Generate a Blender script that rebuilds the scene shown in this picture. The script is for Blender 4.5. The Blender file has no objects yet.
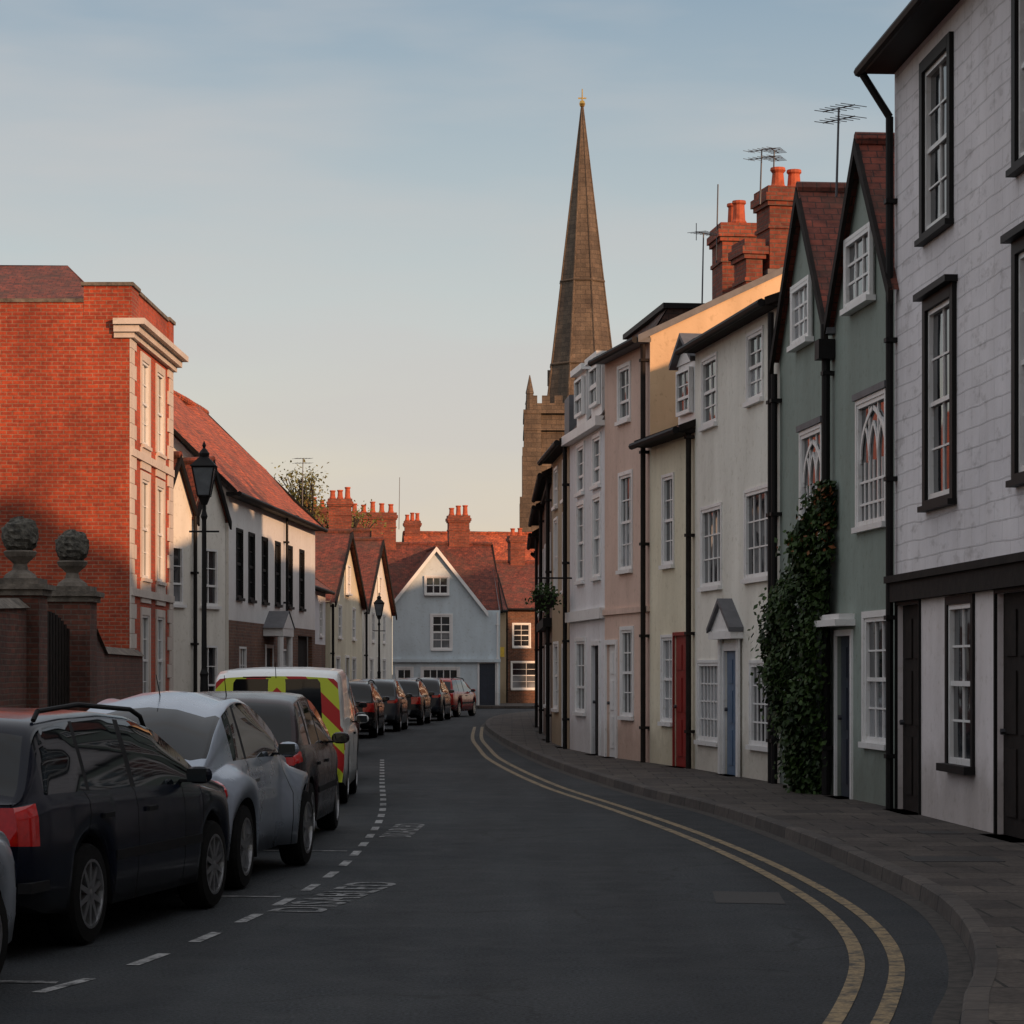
import bpy, math, random
from mathutils import Vector, Matrix, noise
from collections import defaultdict
random.seed(7)
R=random.random
def U(a,b): return a+(b-a)*random.random()
scene=bpy.context.scene
COL=scene.collection

# ------------------------------------------------------------------ materials
class NT:
    def __init__(s,name):
        s.m=bpy.data.materials.new(name); s.m.use_nodes=True
        s.t=s.m.node_tree; s.b=s.t.nodes['Principled BSDF']
    def n(s,typ,**k):
        x=s.t.nodes.new(typ)
        for a,v in k.items():
            if a.startswith('_'): setattr(x,a[1:],v)
        return x
    def l(s,a,b): s.t.links.new(a,b)
    def coord(s,kind='Object',scale=(1,1,1)):
        c=s.n('ShaderNodeTexCoord')
        if tuple(scale)==(1,1,1): return c.outputs[kind]
        mp=s.n('ShaderNodeMapping'); mp.inputs['Scale'].default_value=scale
        s.l(c.outputs[kind],mp.inputs[0]); return mp.outputs[0]
    def noise(s,vec,scale,detail=4,rough=.6):
        x=s.n('ShaderNodeTexNoise'); x.inputs['Scale'].default_value=scale; x.inputs['Detail'].default_value=min(detail,3)
        x.inputs['Roughness'].default_value=rough; s.l(vec,x.inputs['Vector']); return x.outputs['Fac']
    def ramp(s,fac,p0,c0,p1,c1):
        r=s.n('ShaderNodeValToRGB'); e=r.color_ramp.elements
        e[0].position=p0; e[0].color=(*c0,1) if len(c0)==3 else c0
        e[1].position=p1; e[1].color=(*c1,1) if len(c1)==3 else c1
        s.l(fac,r.inputs[0]); return r.outputs[0]
    def mix(s,fac,a,b,mode='MIX'):
        x=s.n('ShaderNodeMix'); x.data_type='RGBA'; x.blend_type=mode
        for inp,v in ((x.inputs[0],fac),(x.inputs[6],a),(x.inputs[7],b)):
            if isinstance(v,(int,float)): inp.default_value=v
            elif isinstance(v,tuple): inp.default_value=(*v,1) if len(v)==3 else v
            else: s.l(v,inp)
        return x.outputs[2]
    def math(s,op,a,b=0.):
        x=s.n('ShaderNodeMath'); x.operation=op
        for inp,v in ((x.inputs[0],a),(x.inputs[1],b)):
            if isinstance(v,(int,float)): inp.default_value=v
            else: s.l(v,inp)
        return x.outputs[0]
    def bump(s,h,dist,strength=.6,prev=None):
        x=s.n('ShaderNodeBump'); x.inputs['Distance'].default_value=dist; x.inputs['Strength'].default_value=strength
        s.l(h,x.inputs['Height'])
        if prev is not None: s.l(prev,x.inputs['Normal'])
        return x.outputs[0]
    def fin(s,col,rough=.85,normal=None,metal=0.,coat=0.,spec=.5):
        b=s.b
        if isinstance(col,tuple): b.inputs['Base Color'].default_value=(*col,1)
        else: s.l(col,b.inputs['Base Color'])
        if isinstance(rough,(int,float)): b.inputs['Roughness'].default_value=rough
        else: s.l(rough,b.inputs['Roughness'])
        b.inputs['Metallic'].default_value=metal; b.inputs['Coat Weight'].default_value=coat
        b.inputs['Coat Roughness'].default_value=.04
        b.inputs['Specular IOR Level'].default_value=spec
        if normal is not None: s.l(normal,b.inputs['Normal'])
        return s.m
def grime(s,col,amt=.5):
    """rain streaks under eaves and damp near the ground"""
    v=s.coord('Object',(1.1,1.1,.22)); st=s.noise(v,1.3,3,.65)
    st=s.ramp(st,.34,(1-.30*amt,1-.32*amt,1-.35*amt),.7,(1.03,1.03,1.03))
    col=s.mix(1.,col,st,'MULTIPLY')
    o=s.coord('Object'); sep=s.n('ShaderNodeSeparateXYZ'); s.l(o,sep.inputs[0])
    nz=s.noise(o,2.5,3); h=s.math('ADD',sep.outputs[2],s.math('MULTIPLY',nz,-.9))
    lo=s.ramp(h,-.25,(.38,.35,.30),.55,(1,1,1))
    return s.mix(amt,col,s.mix(1.,col,lo,'MULTIPLY'))
def m_paint(name,c,amt=.5,bumpd=.006,rough=.85):
    s=NT(name); o=s.coord('Object')
    n1=s.noise(o,.8,3); n2=s.noise(o,9,3)
    c2=tuple(x*.84 for x in c)
    col=s.mix(n1,c,c2); col=grime(s,col,amt)
    sp=s.ramp(n2,.30,(.74,.72,.67),.42,(1,1,1)); col=s.mix(.6,col,s.mix(1.,col,sp,'MULTIPLY'))
    b=s.bump(n2,bumpd*2,.5); b=s.bump(n1,.08,.35,b)
    return s.fin(col,rough,b)
def m_brick(name,c1,c2,mortar,w=.225,h=.075,m=.011,amt=.5,bd=.01,paint=False):
    s=NT(name); uv=s.coord('UV'); o=s.coord('Object')
    br=s.n('ShaderNodeTexBrick'); br.inputs['Scale'].default_value=1.
    br.inputs['Brick Width'].default_value=w; br.inputs['Row Height'].default_value=h
    br.inputs['Mortar Size'].default_value=m; br.inputs['Mortar Smooth'].default_value=.3
    br.inputs['Color1'].default_value=(*c1,1); br.inputs['Color2'].default_value=(*c2,1); br.inputs['Mortar'].default_value=(*mortar,1)
    dn=s.n('ShaderNodeTexNoise'); dn.inputs['Scale'].default_value=1.3; dn.inputs['Detail'].default_value=1; s.l(uv,dn.inputs['Vector'])
    vm=s.n('ShaderNodeVectorMath'); vm.operation='MULTIPLY_ADD'; s.l(dn.outputs['Color'],vm.inputs[0])
    dd=.06 if paint else .03
    vm.inputs[1].default_value=(dd,dd,0); s.l(uv,vm.inputs[2])
    s.l(vm.outputs[0],br.inputs['Vector'])
    n1=s.noise(o,.7,3); n3=s.noise(o,11,2)
    if paint:
        col=s.mix(1.,br.outputs['Color'],s.ramp(n1,.3,(.88,.88,.89),.7,(1.02,1.02,1.02)),'MULTIPLY')
        n5=s.noise(s.coord('Object',(1.,1.,2.4)),2.4,3,.7); col=s.mix(1.,col,s.ramp(n5,.30,(.74,.73,.72),.45,(1,1,1)),'MULTIPLY')
    else:
        col=s.mix(1.,br.outputs['Color'],s.ramp(n1,.3,(.66,.62,.62),.7,(1.2,1.15,1.1)),'MULTIPLY')
        col=s.mix(1.,col,s.ramp(n3,.3,(.72,.72,.72),.7,(1.18,1.16,1.16)),'MULTIPLY')
    col=grime(s,col,amt)
    inv=s.math('SUBTRACT',1.,br.outputs['Fac'])
    b=s.bump(inv,bd,.7); b=s.bump(n3,.008,.5,b)
    if paint: b=s.bump(n1,.10,.4,b)
    return s.fin(col,.88,b)
def m_tile(name,c1,c2,dark,moss=.35):
    s=NT(name); uv=s.coord('UV'); o=s.coord('Object')
    br=s.n('ShaderNodeTexBrick'); br.inputs['Scale'].default_value=1.
    br.inputs['Brick Width'].default_value=.19; br.inputs['Row Height'].default_value=.12
    br.inputs['Mortar Size'].default_value=.011; br.inputs['Mortar Smooth'].default_value=.6
    br.inputs['Color1'].default_value=(*c1,1); br.inputs['Color2'].default_value=(*c2,1); br.inputs['Mortar'].default_value=(*dark,1)
    s.l(uv,br.inputs['Vector'])
    n1=s.noise(o,.9,3,.7); n2=s.noise(o,5,3)
    col=s.mix(1.,br.outputs['Color'],s.ramp(n2,.3,(.45,.45,.45),.7,(1.4,1.3,1.25)),'MULTIPLY')
    ms=s.ramp(n1,.46,(0,0,0),.64,(moss,moss,moss))
    col=s.mix(ms,col,(.06,.042,.028))
    sep=s.n('ShaderNodeSeparateXYZ'); s.l(uv,sep.inputs[0])
    saw=s.math('FRACT',s.math('DIVIDE',sep.outputs[1],.12))
    b=s.bump(s.math('SUBTRACT',1.,saw),.02,.7); b=s.bump(n2,.06,.6,b)
    return s.fin(col,.85,b)
def m_simple(name,c,rough=.5,metal=0.,coat=0.,var=.25,sc=6,bd=0.,spec=.5):
    s=NT(name); o=s.coord('Object'); n=s.noise(o,sc,3)
    col=s.mix(1.,tuple(c),s.ramp(n,.3,(1-var,)*3,.7,(1+var*.4,)*3),'MULTIPLY')
    b=s.bump(s.noise(o,sc*4,3),bd,.6) if bd else None
    return s.fin(col,rough,b,metal,coat,spec)
M={}
M['white']=m_paint('white_gloss_paint',(.82,.81,.80),.2,.002,.45)
M['quoin']=m_paint('quoin_stucco',(.66,.58,.52),.5)
M['black']=m_simple('black_paint',(.008,.007,.007),.6,spec=.2)
M['dkwood']=m_simple('dark_timber',(.018,.013,.011),.8,bd=.004,var=.5,spec=.2)
M['blockwhite']=m_brick('painted_brick_white',(.82,.785,.81),(.79,.755,.78),(.66,.63,.65),.62,.2,.011,.4,.010,True)
M['lowwhite']=m_paint('render_off_white',(.78,.72,.72),.5)
M['green']=m_paint('render_sage_green',(.27,.32,.285),.5)
M['cream']=m_paint('render_cream',(.80,.73,.56),.55)
M['r3']=m_paint('render_ivory',(.86,.82,.74),.5)
M['pink']=m_paint('render_pink',(.72,.52,.43),.5)
M['tan']=m_paint('render_tan',(.72,.50,.30),.6)
M['greywhite']=m_paint('render_grey_white',(.76,.75,.77),.45)
M['bluewhite']=m_paint('render_pale_blue',(.62,.71,.76),.4)
M['brown']=m_paint('render_brown',(.17,.11,.08),.5)
M['ochre']=m_paint('render_ochre',(.42,.32,.21),.5)
M['brick']=m_brick('red_brick',(.47,.070,.022),(.32,.045,.018),(.36,.17,.11),amt=.7)
M['brickfront']=m_brick('rubbed_red_brick',(.50,.08,.03),(.40,.065,.026),(.34,.15,.10),m=.006)
M['brickbrown']=m_brick('brown_brick',(.22,.09,.05),(.13,.062,.04),(.20,.15,.12))
M['brickdark']=m_brick('old_wall_brick',(.19,.06,.038),(.10,.042,.03),(.14,.10,.08),amt=.9)
M['chim']=m_brick('chimney_brick',(.32,.075,.038),(.18,.045,.028),(.16,.10,.075))
M['tile']=m_tile('clay_tile_red',(.22,.050,.028),(.13,.034,.022),(.05,.02,.015),.5)
M['tileo']=m_tile('clay_tile_orange',(.52,.11,.036),(.34,.07,.03),(.08,.03,.02),.5)
M['tileb']=m_tile('clay_tile_brown',(.09,.042,.03),(.055,.03,.024),(.02,.013,.011),.5)
M['slate']=m_tile('slate_dark',(.05,.047,.05),(.035,.033,.035),(.012,.012,.012),.3)
M['stone']=m_brick('church_stone',(.165,.125,.092),(.115,.09,.068),(.08,.065,.05),.7,.33,.02,.9,.01)
M['cap']=m_simple('weathered_stone',(.16,.135,.11),.9,var=.6,sc=5,bd=.03)
M['pot']=m_simple('terracotta_pot',(.45,.09,.036),.8,var=.4)
M['reddoor']=m_simple('door_red',(.24,.016,.013),.4,var=.15)
M['bluedoor']=m_simple('door_blue',(.09,.15,.24),.4,var=.15)
M['navydoor']=m_simple('door_navy',(.025,.033,.05),.4,var=.15)
M['metal']=m_simple('aerial_metal',(.10,.10,.11),.5,.8)
M['lead']=m_simple('lead_flashing',(.11,.11,.12),.6)
def m_glass(name,curtain):
    s=NT(name); uv=s.coord('UV'); o=s.coord('Object')
    n=s.noise(o,1.1,2)
    if curtain:
        w=s.n('ShaderNodeTexWave'); w.inputs['Scale'].default_value=5.; w.inputs['Distortion'].default_value=2.5; w.inputs['Detail'].default_value=2; s.l(uv,w.inputs['Vector'])
        col=s.mix(w.outputs['Fac'],(.16,.17,.19),(.32,.33,.34)); col=s.mix(1.,col,s.ramp(n,.3,(.4,.4,.4),.6,(1,1,1)),'MULTIPLY')
    else: col=s.ramp(n,.35,(.008,.009,.012),.7,(.045,.05,.055))
    b=s.bump(n,.03,.25)
    return s.fin(col,.04,b,0,0,.7)
M['glass']=m_glass('window_glass',False); M['curt']=m_glass('window_glass_net_curtain',True)
# ------------------------------------------------------------------ mesh builder
class MB:
    def __init__(s): s.v=[];s.f=[];s.mi=[];s.uv=[];s.mats=[];s.sm=[]
    def mat(s,k):
        m=M[k] if isinstance(k,str) else k
        if m not in s.mats: s.mats.append(m)
        return s.mats.index(m)
    def poly(s,pts,k,uvs=None,smooth=False):
        pts=[Vector(p) for p in pts]; i=len(s.v); s.v+=pts; s.f.append(list(range(i,i+len(pts)))); s.mi.append(s.mat(k)); s.sm.append(smooth)
        if uvs is None:
            n=Vector((0,0,0))
            for a in range(len(pts)):
                p,q=pts[a],pts[(a+1)%len(pts)]
                n+=Vector(((p.y-q.y)*(p.z+q.z),(p.z-q.z)*(p.x+q.x),(p.x-q.x)*(p.y+q.y)))
            if n.length<1e-12: n=Vector((0,0,1))
            n.normalize()
            if abs(n.z)>.98: t=Vector((1,0,0)); q=Vector((0,1,0))
            else:
                t=Vector((-n.y,n.x,0)).normalized()
                if abs(t.x)>abs(t.y):
                    if t.x<0: t=-t
                elif t.y<0: t=-t
                q=n.cross(t); 
                if q.z<0: q=-q
            uvs=[(p.dot(t),p.dot(q)) for p in pts]
        s.uv+=list(uvs)
    def grid(s,p00,p10,p11,p01,nu,nv,k,amp=.0,smooth=False):
        p00,p10,p11,p01=[Vector(p) for p in (p00,p10,p11,p01)]
        nn=(p10-p00).cross(p01-p00)
        if nn.length>0: nn.normalize()
        def pt(i,j):
            a,b=i/nu,j/nv
            p=(p00*(1-a)+p10*a)*(1-b)+(p01*(1-a)+p11*a)*b
            if amp: p=p+nn*(noise.noise(p*.55)*amp+noise.noise(p*1.9)*amp*.4)
            return p
        for i in range(nu):
            for j in range(nv): s.poly([pt(i,j),pt(i+1,j),pt(i+1,j+1),pt(i,j+1)],k,None,smooth)
    def box8(s,c,k):
        for q in ((0,1,2,3),(4,5,6,7),(0,1,5,4),(1,2,6,5),(2,3,7,6),(3,0,4,7)): s.poly([c[i] for i in q],k)
    def cyl(s,p0,p1,r0,r1,k,seg=8,caps=True):
        p0,p1=Vector(p0),Vector(p1); d=(p1-p0).normalized(); a=Vector((0,0,1)) if abs(d.z)<.9 else Vector((1,0,0))
        x=d.cross(a).normalized(); y=d.cross(x)
        A=[p0+(x*math.cos(t)+y*math.sin(t))*r0 for t in [2*math.pi*i/seg for i in range(seg)]]
        B=[p1+(x*math.cos(t)+y*math.sin(t))*r1 for t in [2*math.pi*i/seg for i in range(seg)]]
        for i in range(seg): s.poly([A[i],A[(i+1)%seg],B[(i+1)%seg],B[i]],k,None,True)
        if caps: s.poly(A,k); s.poly(B,k)
    def wire(s,p0,p1,sag,r,k,n=8):
        p0,p1=Vector(p0),Vector(p1); pts=[p0.lerp(p1,i/n)-Vector((0,0,sag*4*(i/n)*(1-i/n))) for i in range(n+1)]
        for a,b in zip(pts[:-1],pts[1:]): s.cyl(a,b,r,r,k,5,False)
    def lathe(s,c,prof,k,seg=16,mtx=None):
        c=Vector(c); rings=[]
        for r,z in prof: rings.append([Vector((r*math.cos(2*math.pi*i/seg),r*math.sin(2*math.pi*i/seg),z)) for i in range(seg)])
        if mtx: rings=[[mtx@p for p in rg] for rg in rings]
        for a in range(len(rings)-1):
            for i in range(seg):
                j=(i+1)%seg; s.poly([c+rings[a][i],c+rings[a][j],c+rings[a+1][j],c+rings[a+1][i]],k,None,True)
    def obj(s,name,parent=None,merge=False):
        me=bpy.data.meshes.new(name); me.from_pydata([tuple(p) for p in s.v],[],s.f)
        for m in s.mats: me.materials.append(m)
        me.polygons.foreach_set('material_index',s.mi); me.polygons.foreach_set('use_smooth',s.sm)
        ul=me.uv_layers.new(name='UVMap'); flat=[x for q in s.uv for x in q]; ul.data.foreach_set('uv',flat)
        if merge:
            import bmesh
            bm=bmesh.new(); bm.from_mesh(me); bmesh.ops.remove_doubles(bm,verts=bm.verts,dist=.0006); bmesh.ops.recalc_face_normals(bm,faces=bm.faces); bm.to_mesh(me); bm.free()
        me.update(); o=bpy.data.objects.new(name,me); COL.objects.link(o)
        if parent: o.parent=parent
        return o
def empty(name,loc=(0,0,0)):
    e=bpy.data.objects.new(name,None); COL.objects.link(e); e.location=loc; e.empty_display_size=.3; return e
class Fr:
    def __init__(s,A,B,flip=False):
        s.A=Vector((*A,0)); s.d=Vector((B[0]-A[0],B[1]-A[1],0)); s.L=s.d.length; s.d.normalize()
        s.n=Vector((-s.d.y,s.d.x,0)); 
        if flip: s.n=-s.n
    def __call__(s,u,w,z): return s.A+s.d*u+s.n*w+Vector((0,0,z))
    def side(s,u,depth,near=True):
        a=s(u,0,0); b=s(u,-depth,0); f=Fr((a.x,a.y),(b.x,b.y))
        want=-s.d if near else s.d
        if f.n.dot(want)<0: f.n=-f.n
        return f
class House:
    def __init__(s,name,A,B,flip=False):
        s.name=name; s.f=Fr(A,B,flip); s.L=s.f.L; s.p=defaultdict(MB)
    def box(s,part,u0,u1,w0,w1,z0,z1,k,f=None):
        f=f or s.f
        s.p[part].box8([f(u0,w0,z0),f(u1,w0,z0),f(u1,w1,z0),f(u0,w1,z0),f(u0,w0,z1),f(u1,w0,z1),f(u1,w1,z1),f(u0,w1,z1)],k)
    def wall(s,u0,u1,z0,z1,ops,k,w=0,f=None,inset=.12,part='walls'):
        f=f or s.f; mb=s.p[part]
        us=sorted({u0,u1,*[o[0] for o in ops],*[o[1] for o in ops]}); us=[u for u in us if u0<=u<=u1]
        zs=sorted({z0,z1,*[o[2] for o in ops],*[o[3] for o in ops]}); zs=[z for z in zs if z0<=z<=z1]
        for i in range(len(us)-1):
            for j in range(len(zs)-1):
                cu,cz=(us[i]+us[i+1])/2,(zs[j]+zs[j+1])/2
                if any(o[0]<cu<o[1] and o[2]<cz<o[3] for o in ops): continue
                mb.poly([f(us[i],w,zs[j]),f(us[i+1],w,zs[j]),f(us[i+1],w,zs[j+1]),f(us[i],w,zs[j+1])],k)
        for a,b,c,d in [o[:4] for o in ops]:
            for q in (((a,c),(b,c)),((a,d),(b,d)),((a,c),(a,d)),((b,c),(b,d))):
                (x0,y0),(x1,y1)=q
                mb.poly([f(x0,w,y0),f(x1,w,y1),f(x1,w-inset,y1),f(x0,w-inset,y0)],k)
    def win(s,u0,u1,z0,z1,cols=3,rows=4,k='white',sur=0.,sill=True,inset=.07,w=0,f=None,cur=.45,bar=.022,fw=.05,meet=True,surk=None,lintel=False):
        f=f or s.f; mb=s.p['windows']; wi=w-inset
        s.box('windows',u0,u0+fw,wi,wi+.07,z0,z1,k,f); s.box('windows',u1-fw,u1,wi,wi+.07,z0,z1,k,f)
        s.box('windows',u0+fw,u1-fw,wi,wi+.069,z0,z0+fw*1.3,k,f); s.box('windows',u0+fw,u1-fw,wi,wi+.069,z1-fw,z1,k,f)
        a0,a1,b0,b1=u0+fw,u1-fw,z0+fw*1.3,z1-fw
        for i in range(1,cols):
            c=a0+(a1-a0)*i/cols; s.box('windows',c-bar/2,c+bar/2,wi,wi+.04,b0,b1,k,f)
        for j in range(1,rows):
            c=b0+(b1-b0)*j/rows; h=bar/2*(2.2 if meet and j==rows//2 else 1)
            s.box('windows',a0,a1,wi,wi+(.055 if meet and j==rows//2 else .038),c-h,c+h,k,f)
        has=R()<cur; half=R()<.4
        for i in range(cols):
            for j in range(rows):
                x0,x1=a0+(a1-a0)*i/cols,a0+(a1-a0)*(i+1)/cols; y0,y1=b0+(b1-b0)*j/rows,b0+(b1-b0)*(j+1)/rows
                t=[U(-.004,.004) for _ in range(3)]
                kk='curt' if has and not(half and j>=rows//2) else 'glass'
                mb.poly([f(x0,wi+.02+t[0],y0),f(x1,wi+.02+t[1],y0),f(x1,wi+.02+t[1]+t[2],y1),f(x0,wi+.02+t[0]+t[2],y1)],kk)
        if sill: s.box('windows',u0-.06,u1+.06,wi,w+.07,z0-.07,z0-.001,surk or k,f)
        if sur:
            sk=surk or k; e=.025
            s.box('windows',u0-sur,u0-.001,w-.02,w+e,z0,z1+sur,sk,f); s.box('windows',u1+.001,u1+sur,w-.02,w+e,z0,z1+sur,sk,f)
            s.box('windows',u0,u1,w-.02,w+e-.002,z1+.001,z1+sur,sk,f)
        if lintel: s.box('windows',u0-.08,u1+.08,w-.02,w+.05,z1+.001,z1+.16,'black',f)
    def door(s,u0,u1,z0,z1,k,frame='white',inset=.05,sur=.09,glaz=False,w=0,f=None):
        f=f or s.f; wi=w-inset
        s.box('door',u0,u1,wi-.05,wi,z0,z1,k,f)
        pw=(u1-u0)
        for a,b in ((.12,.45),(.55,.88)):
            for c,d in ((.08,.36),(.42,.68),(.74,.93)):
                s.box('door',u0+pw*a,u0+pw*b,wi+.001,wi+.018,z0+(z1-z0)*c,z0+(z1-z0)*d,'glass' if glaz and c>.5 else k,f)
        s.p['door'].cyl(f(u0+pw*.9,wi,z0+1.0),f(u0+pw*.9,wi+.06,z0+1.0),.03,.03,'metal',8)
        if sur:
            e=.03
            s.box('door',u0-sur,u0-.001,w-.03,w+e,z0,z1+sur,frame,f); s.box('door',u1+.001,u1+sur,w-.03,w+e,z0,z1+sur,frame,f)
            s.box('door',u0,u1,w-.03,w+e-.002,z1+.001,z1+sur,frame,f)
        s.box('door',u0-.05,u1+.05,w-.1,w+.18,0,z0,'cap',f)
    def roof_par(s,u0,u1,we,ze,wr,zr,wb,zb,k,verge='dkwood',gut='black',endk=None,ov=.0,wall_t=None,amp=.05):
        f=s.f; mb=s.p['roof']; nu=max(2,int((u1-u0)/.8)); nv=4
        mb.grid(f(u0,we,ze),f(u1,we,ze),f(u1,wr,zr),f(u0,wr,zr),nu,nv,k,amp,True)
        mb.grid(f(u0,wr,zr),f(u1,wr,zr),f(u1,wb,zb),f(u0,wb,zb),nu,nv,k,amp,True)
        t=.09
        for u in (u0,u1):
            for (a,b,c,d) in ((we,ze,wr,zr),(wr,zr,wb,zb)):
                mb.box8([f(u-.03,a,b-t),f(u+.03,a,b-t),f(u+.03,c,d-t),f(u-.03,c,d-t),f(u-.03,a,b+.03),f(u+.03,a,b+.03),f(u+.03,c,d+.03),f(u-.03,c,d+.03)],verge)
        n=max(2,int((u1-u0)/.45))
        for i in range(n):
            a,b=u0+(u1-u0)*i/n,u0+(u1-u0)*(i+1)/n-.015; dz=noise.noise(f(a,wr,zr)*.6)*.05; mb.cyl(f(a,wr,zr+.02+dz),f(b,wr,zr+.02+dz),.10,.09,k,8)
        mb.box8([f(u0,we,ze-t),f(u1,we,ze-t),f(u1,-.02,ze-t),f(u0,-.02,ze-t),f(u0,we,ze-.005),f(u1,we,ze-.005),f(u1,-.02,ze-.005),f(u0,-.02,ze-.005)],verge)
        mb.cyl(f(u0,we+.05,ze-.05),f(u1,we+.05,ze-.07),.06,.06,gut,8)
    def gable_end(s,u,wr,zr,wb,z1,k,near=True,z0=0.,eave_w=0.):
        f=s.f; s.p['walls'].poly([f(u,0,z0),f(u,0,z1),f(u,wr,zr),f(u,wb,z1),f(u,wb,z0)],k)
    def roof_gab(s,c,hw,ze,zr,depth,k,wallk,barge='dkwood',ov=.22,zw=None,bw=.16,amp=.04):
        f=s.f; mb=s.p['roof']; sl=(zr-ze)/hw; e=.10
        for sg in (-1,1):
            mb.grid(f(c+sg*(hw+e),ov,ze-sl*e),f(c+sg*(hw+e),-depth,ze-sl*e),f(c,-depth,zr),f(c,ov,zr),max(3,int(depth/.8)),4,k,amp,True)
            mb.box8([f(c+sg*(hw+e),ov-.03,ze-sl*e-bw),f(c,ov-.03,zr-bw),f(c,ov+.02,zr-bw),f(c+sg*(hw+e),ov+.02,ze-sl*e-bw),
                     f(c+sg*(hw+e),ov-.03,ze-sl*e+.03),f(c,ov-.03,zr+.03),f(c,ov+.02,zr+.03),f(c+sg*(hw+e),ov+.02,ze-sl*e+.03)],barge)
        mb.cyl(f(c,ov,zr+.02),f(c,-depth,zr+.02),.09,.09,k,8)
        s.p['walls'].poly([f(c-hw,0,ze),f(c+hw,0,ze),f(c,0,zr-.02)],wallk)
    def chimney(s,u,w,z0,z1,a=.9,b=.55,pots=3,k='chim',ph=.45,f=None):
        f=f or s.f; P='chimney'
        s.box(P,u-a/2,u+a/2,w-b/2,w+b/2,z0,z1-.35,k,f)
        for i,(e,h0,h1) in enumerate(((.05,.35,.27),(.09,.27,.13),(.04,.13,.0))):
            s.box(P,u-a/2-e,u+a/2+e,w-b/2-e,w+b/2+e,z1-h0+.001,z1-h1,k,f)
        s.box(P,u-a/2-.03,u+a/2+.03,w-b/2-.03,w+b/2+.03,z1-.75,z1-.68,k,f)
        s.box(P,u-a/2-.05,u+a/2+.05,w-b/2-.05,w+b/2+.05,z0-.1,z0+.12,'lead',f)
        for i in range(pots):
            uu=u+(i-(pots-1)/2)*(a/max(pots,1)); c=f(uu,w,z1)
            h=ph*U(.8,1.2)
            s.p[P].lathe(c,[(.13,0),(.15,.05),(.12,.1),(.105,h-.08),(.135,h-.05),(.13,h),(.09,h),(.08,h-.1)],'pot',12)
    def pipe(s,u,z0,z1,w=.09,k='black',hopper=False,r=.045):
        f=s.f; s.p['pipes'].cyl(f(u,w,z0),f(u,w,z1),r,r,k,8)
        z=z0+.6
        while z<z1: s.box('pipes',u-.07,u+.07,0,w+.055,z,z+.05,k); z+=1.6
        if hopper: s.box('pipes',u-.13,u+.13,.01,.22,z1,z1+.25,k)
    def finish(s):
        e=empty(s.name)
        for part,mb in s.p.items():
            if mb.f: mb.obj(part,e)
        return e
def ribs(h,f,pts,w,t,k,part='windows',wd=.02):
    for (a,b),(c,d) in zip(pts[:-1],pts[1:]):
        L=math.hypot(c-a,d-b); nx,nz=-(d-b)/L*t/2,(c-a)/L*t/2
        h.p[part].box8([f(a-nx,w,b-nz),f(c-nx,w,d-nz),f(c+nx,w,d+nz),f(a+nx,w,b+nz),f(a-nx,w+wd,b-nz),f(c-nx,w+wd,d-nz),f(c+nx,w+wd,d+nz),f(a+nx,w+wd,b+nz)],k)

def aerial(base,h,kind=0,ang=0.,name='tv_aerial',sc=1.):
    mb=MB(); b=Vector(base); top=b+Vector((.03,0,h)); mb.cyl(b,top,.017,.014,'metal',6)
    d=Vector((math.cos(ang),math.sin(ang),.05)); q=Vector((-d.y,d.x,0))
    if kind==0:
        mb.cyl(top-d*.3*sc,top+d*.5*sc,.010,.010,'metal',6)
        for i in range(8):
            p=top+d*(-.26+i*.1)*sc; l=(.2-.012*i)*sc; mb.cyl(p-q*l,p+q*l,.005,.005,'metal',5)
        mb.cyl(top-d*.28+Vector((0,0,-.16)),top-d*.28+Vector((0,0,.16)),.008,.008,'metal',5)
    elif kind==1:
        for z in (0,-.14):
            p=top+Vector((0,0,z)); mb.cyl(p-d*.32*sc,p+d*.32*sc,.008,.008,'metal',6)
            for i in range(6):
                g=p+d*(-.3+i*.12)*sc; mb.cyl(g-q*(.2-.01*i)*sc,g+q*(.2-.01*i)*sc,.005,.005,'metal',5)
    return mb.obj(name)

# =================================================================== RIGHT ROW
h=House('white_brick_house',(5.28,16),(4.43,30.1)); f=h.f
ops=[(11.27,12.47,6.49,8.25),(11.14,12.32,3.56,5.62),(7.25,8.45,6.49,8.25),(7.25,8.45,3.56,5.62),(3.2,4.4,6.49,8.25),(3.2,4.4,3.56,5.62)]
low=[(12.75,13.95,.12,2.46),(10.3,11.35,.74,2.40),(8.1,9.3,.12,2.46),(5.8,6.9,.74,2.40),(2.2,3.4,.12,2.44)]
h.wall(0,h.L,2.8,8.7,ops,'blockwhite'); h.wall(0,h.L,0,2.5,low,'lowwhite')
for o in ops: h.win(*o,2,4,'white',sur=0,inset=.06,cur=.3,sill=False,fw=.05,bar=.022); 
for o in ops:
    u0,u1,z0,z1=o
    h.box('windows',u0-.13,u0,0-.01,.05,z0-.06,z1+.13,'black'); h.box('windows',u1,u1+.13,-.01,.05,z0-.06,z1+.13,'black')
    h.box('windows',u0,u1,-.01,.052,z1,z1+.13,'black'); h.box('windows',u0-.14,u1+.14,-.05,.10,z0-.12,z0-.06,'black'); h.box('windows',u0,u1,-.05,.05,z0-.06,z0,'black')
    if z0<4: h.box('windows',u0-.18,u1+.18,0,.14,z1+.13,z1+.20,'black')
for o in (low[1],low[3]):
    h.win(*o,2,4,'white',inset=.06,cur=.2,sill=False,bar=.024)
    u0,u1,z0,z1=o
    h.box('windows',u0-.09,u0,-.01,.03,z0,z1+.09,'black'); h.box('windows',u1,u1+.09,-.01,.03,z0,z1+.09,'black'); h.box('windows',u0,u1,-.01,.032,z1,z1+.09,'black'); h.box('windows',u0-.1,u1+.1,-.05,.12,z0-.08,z0,'black')
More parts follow.
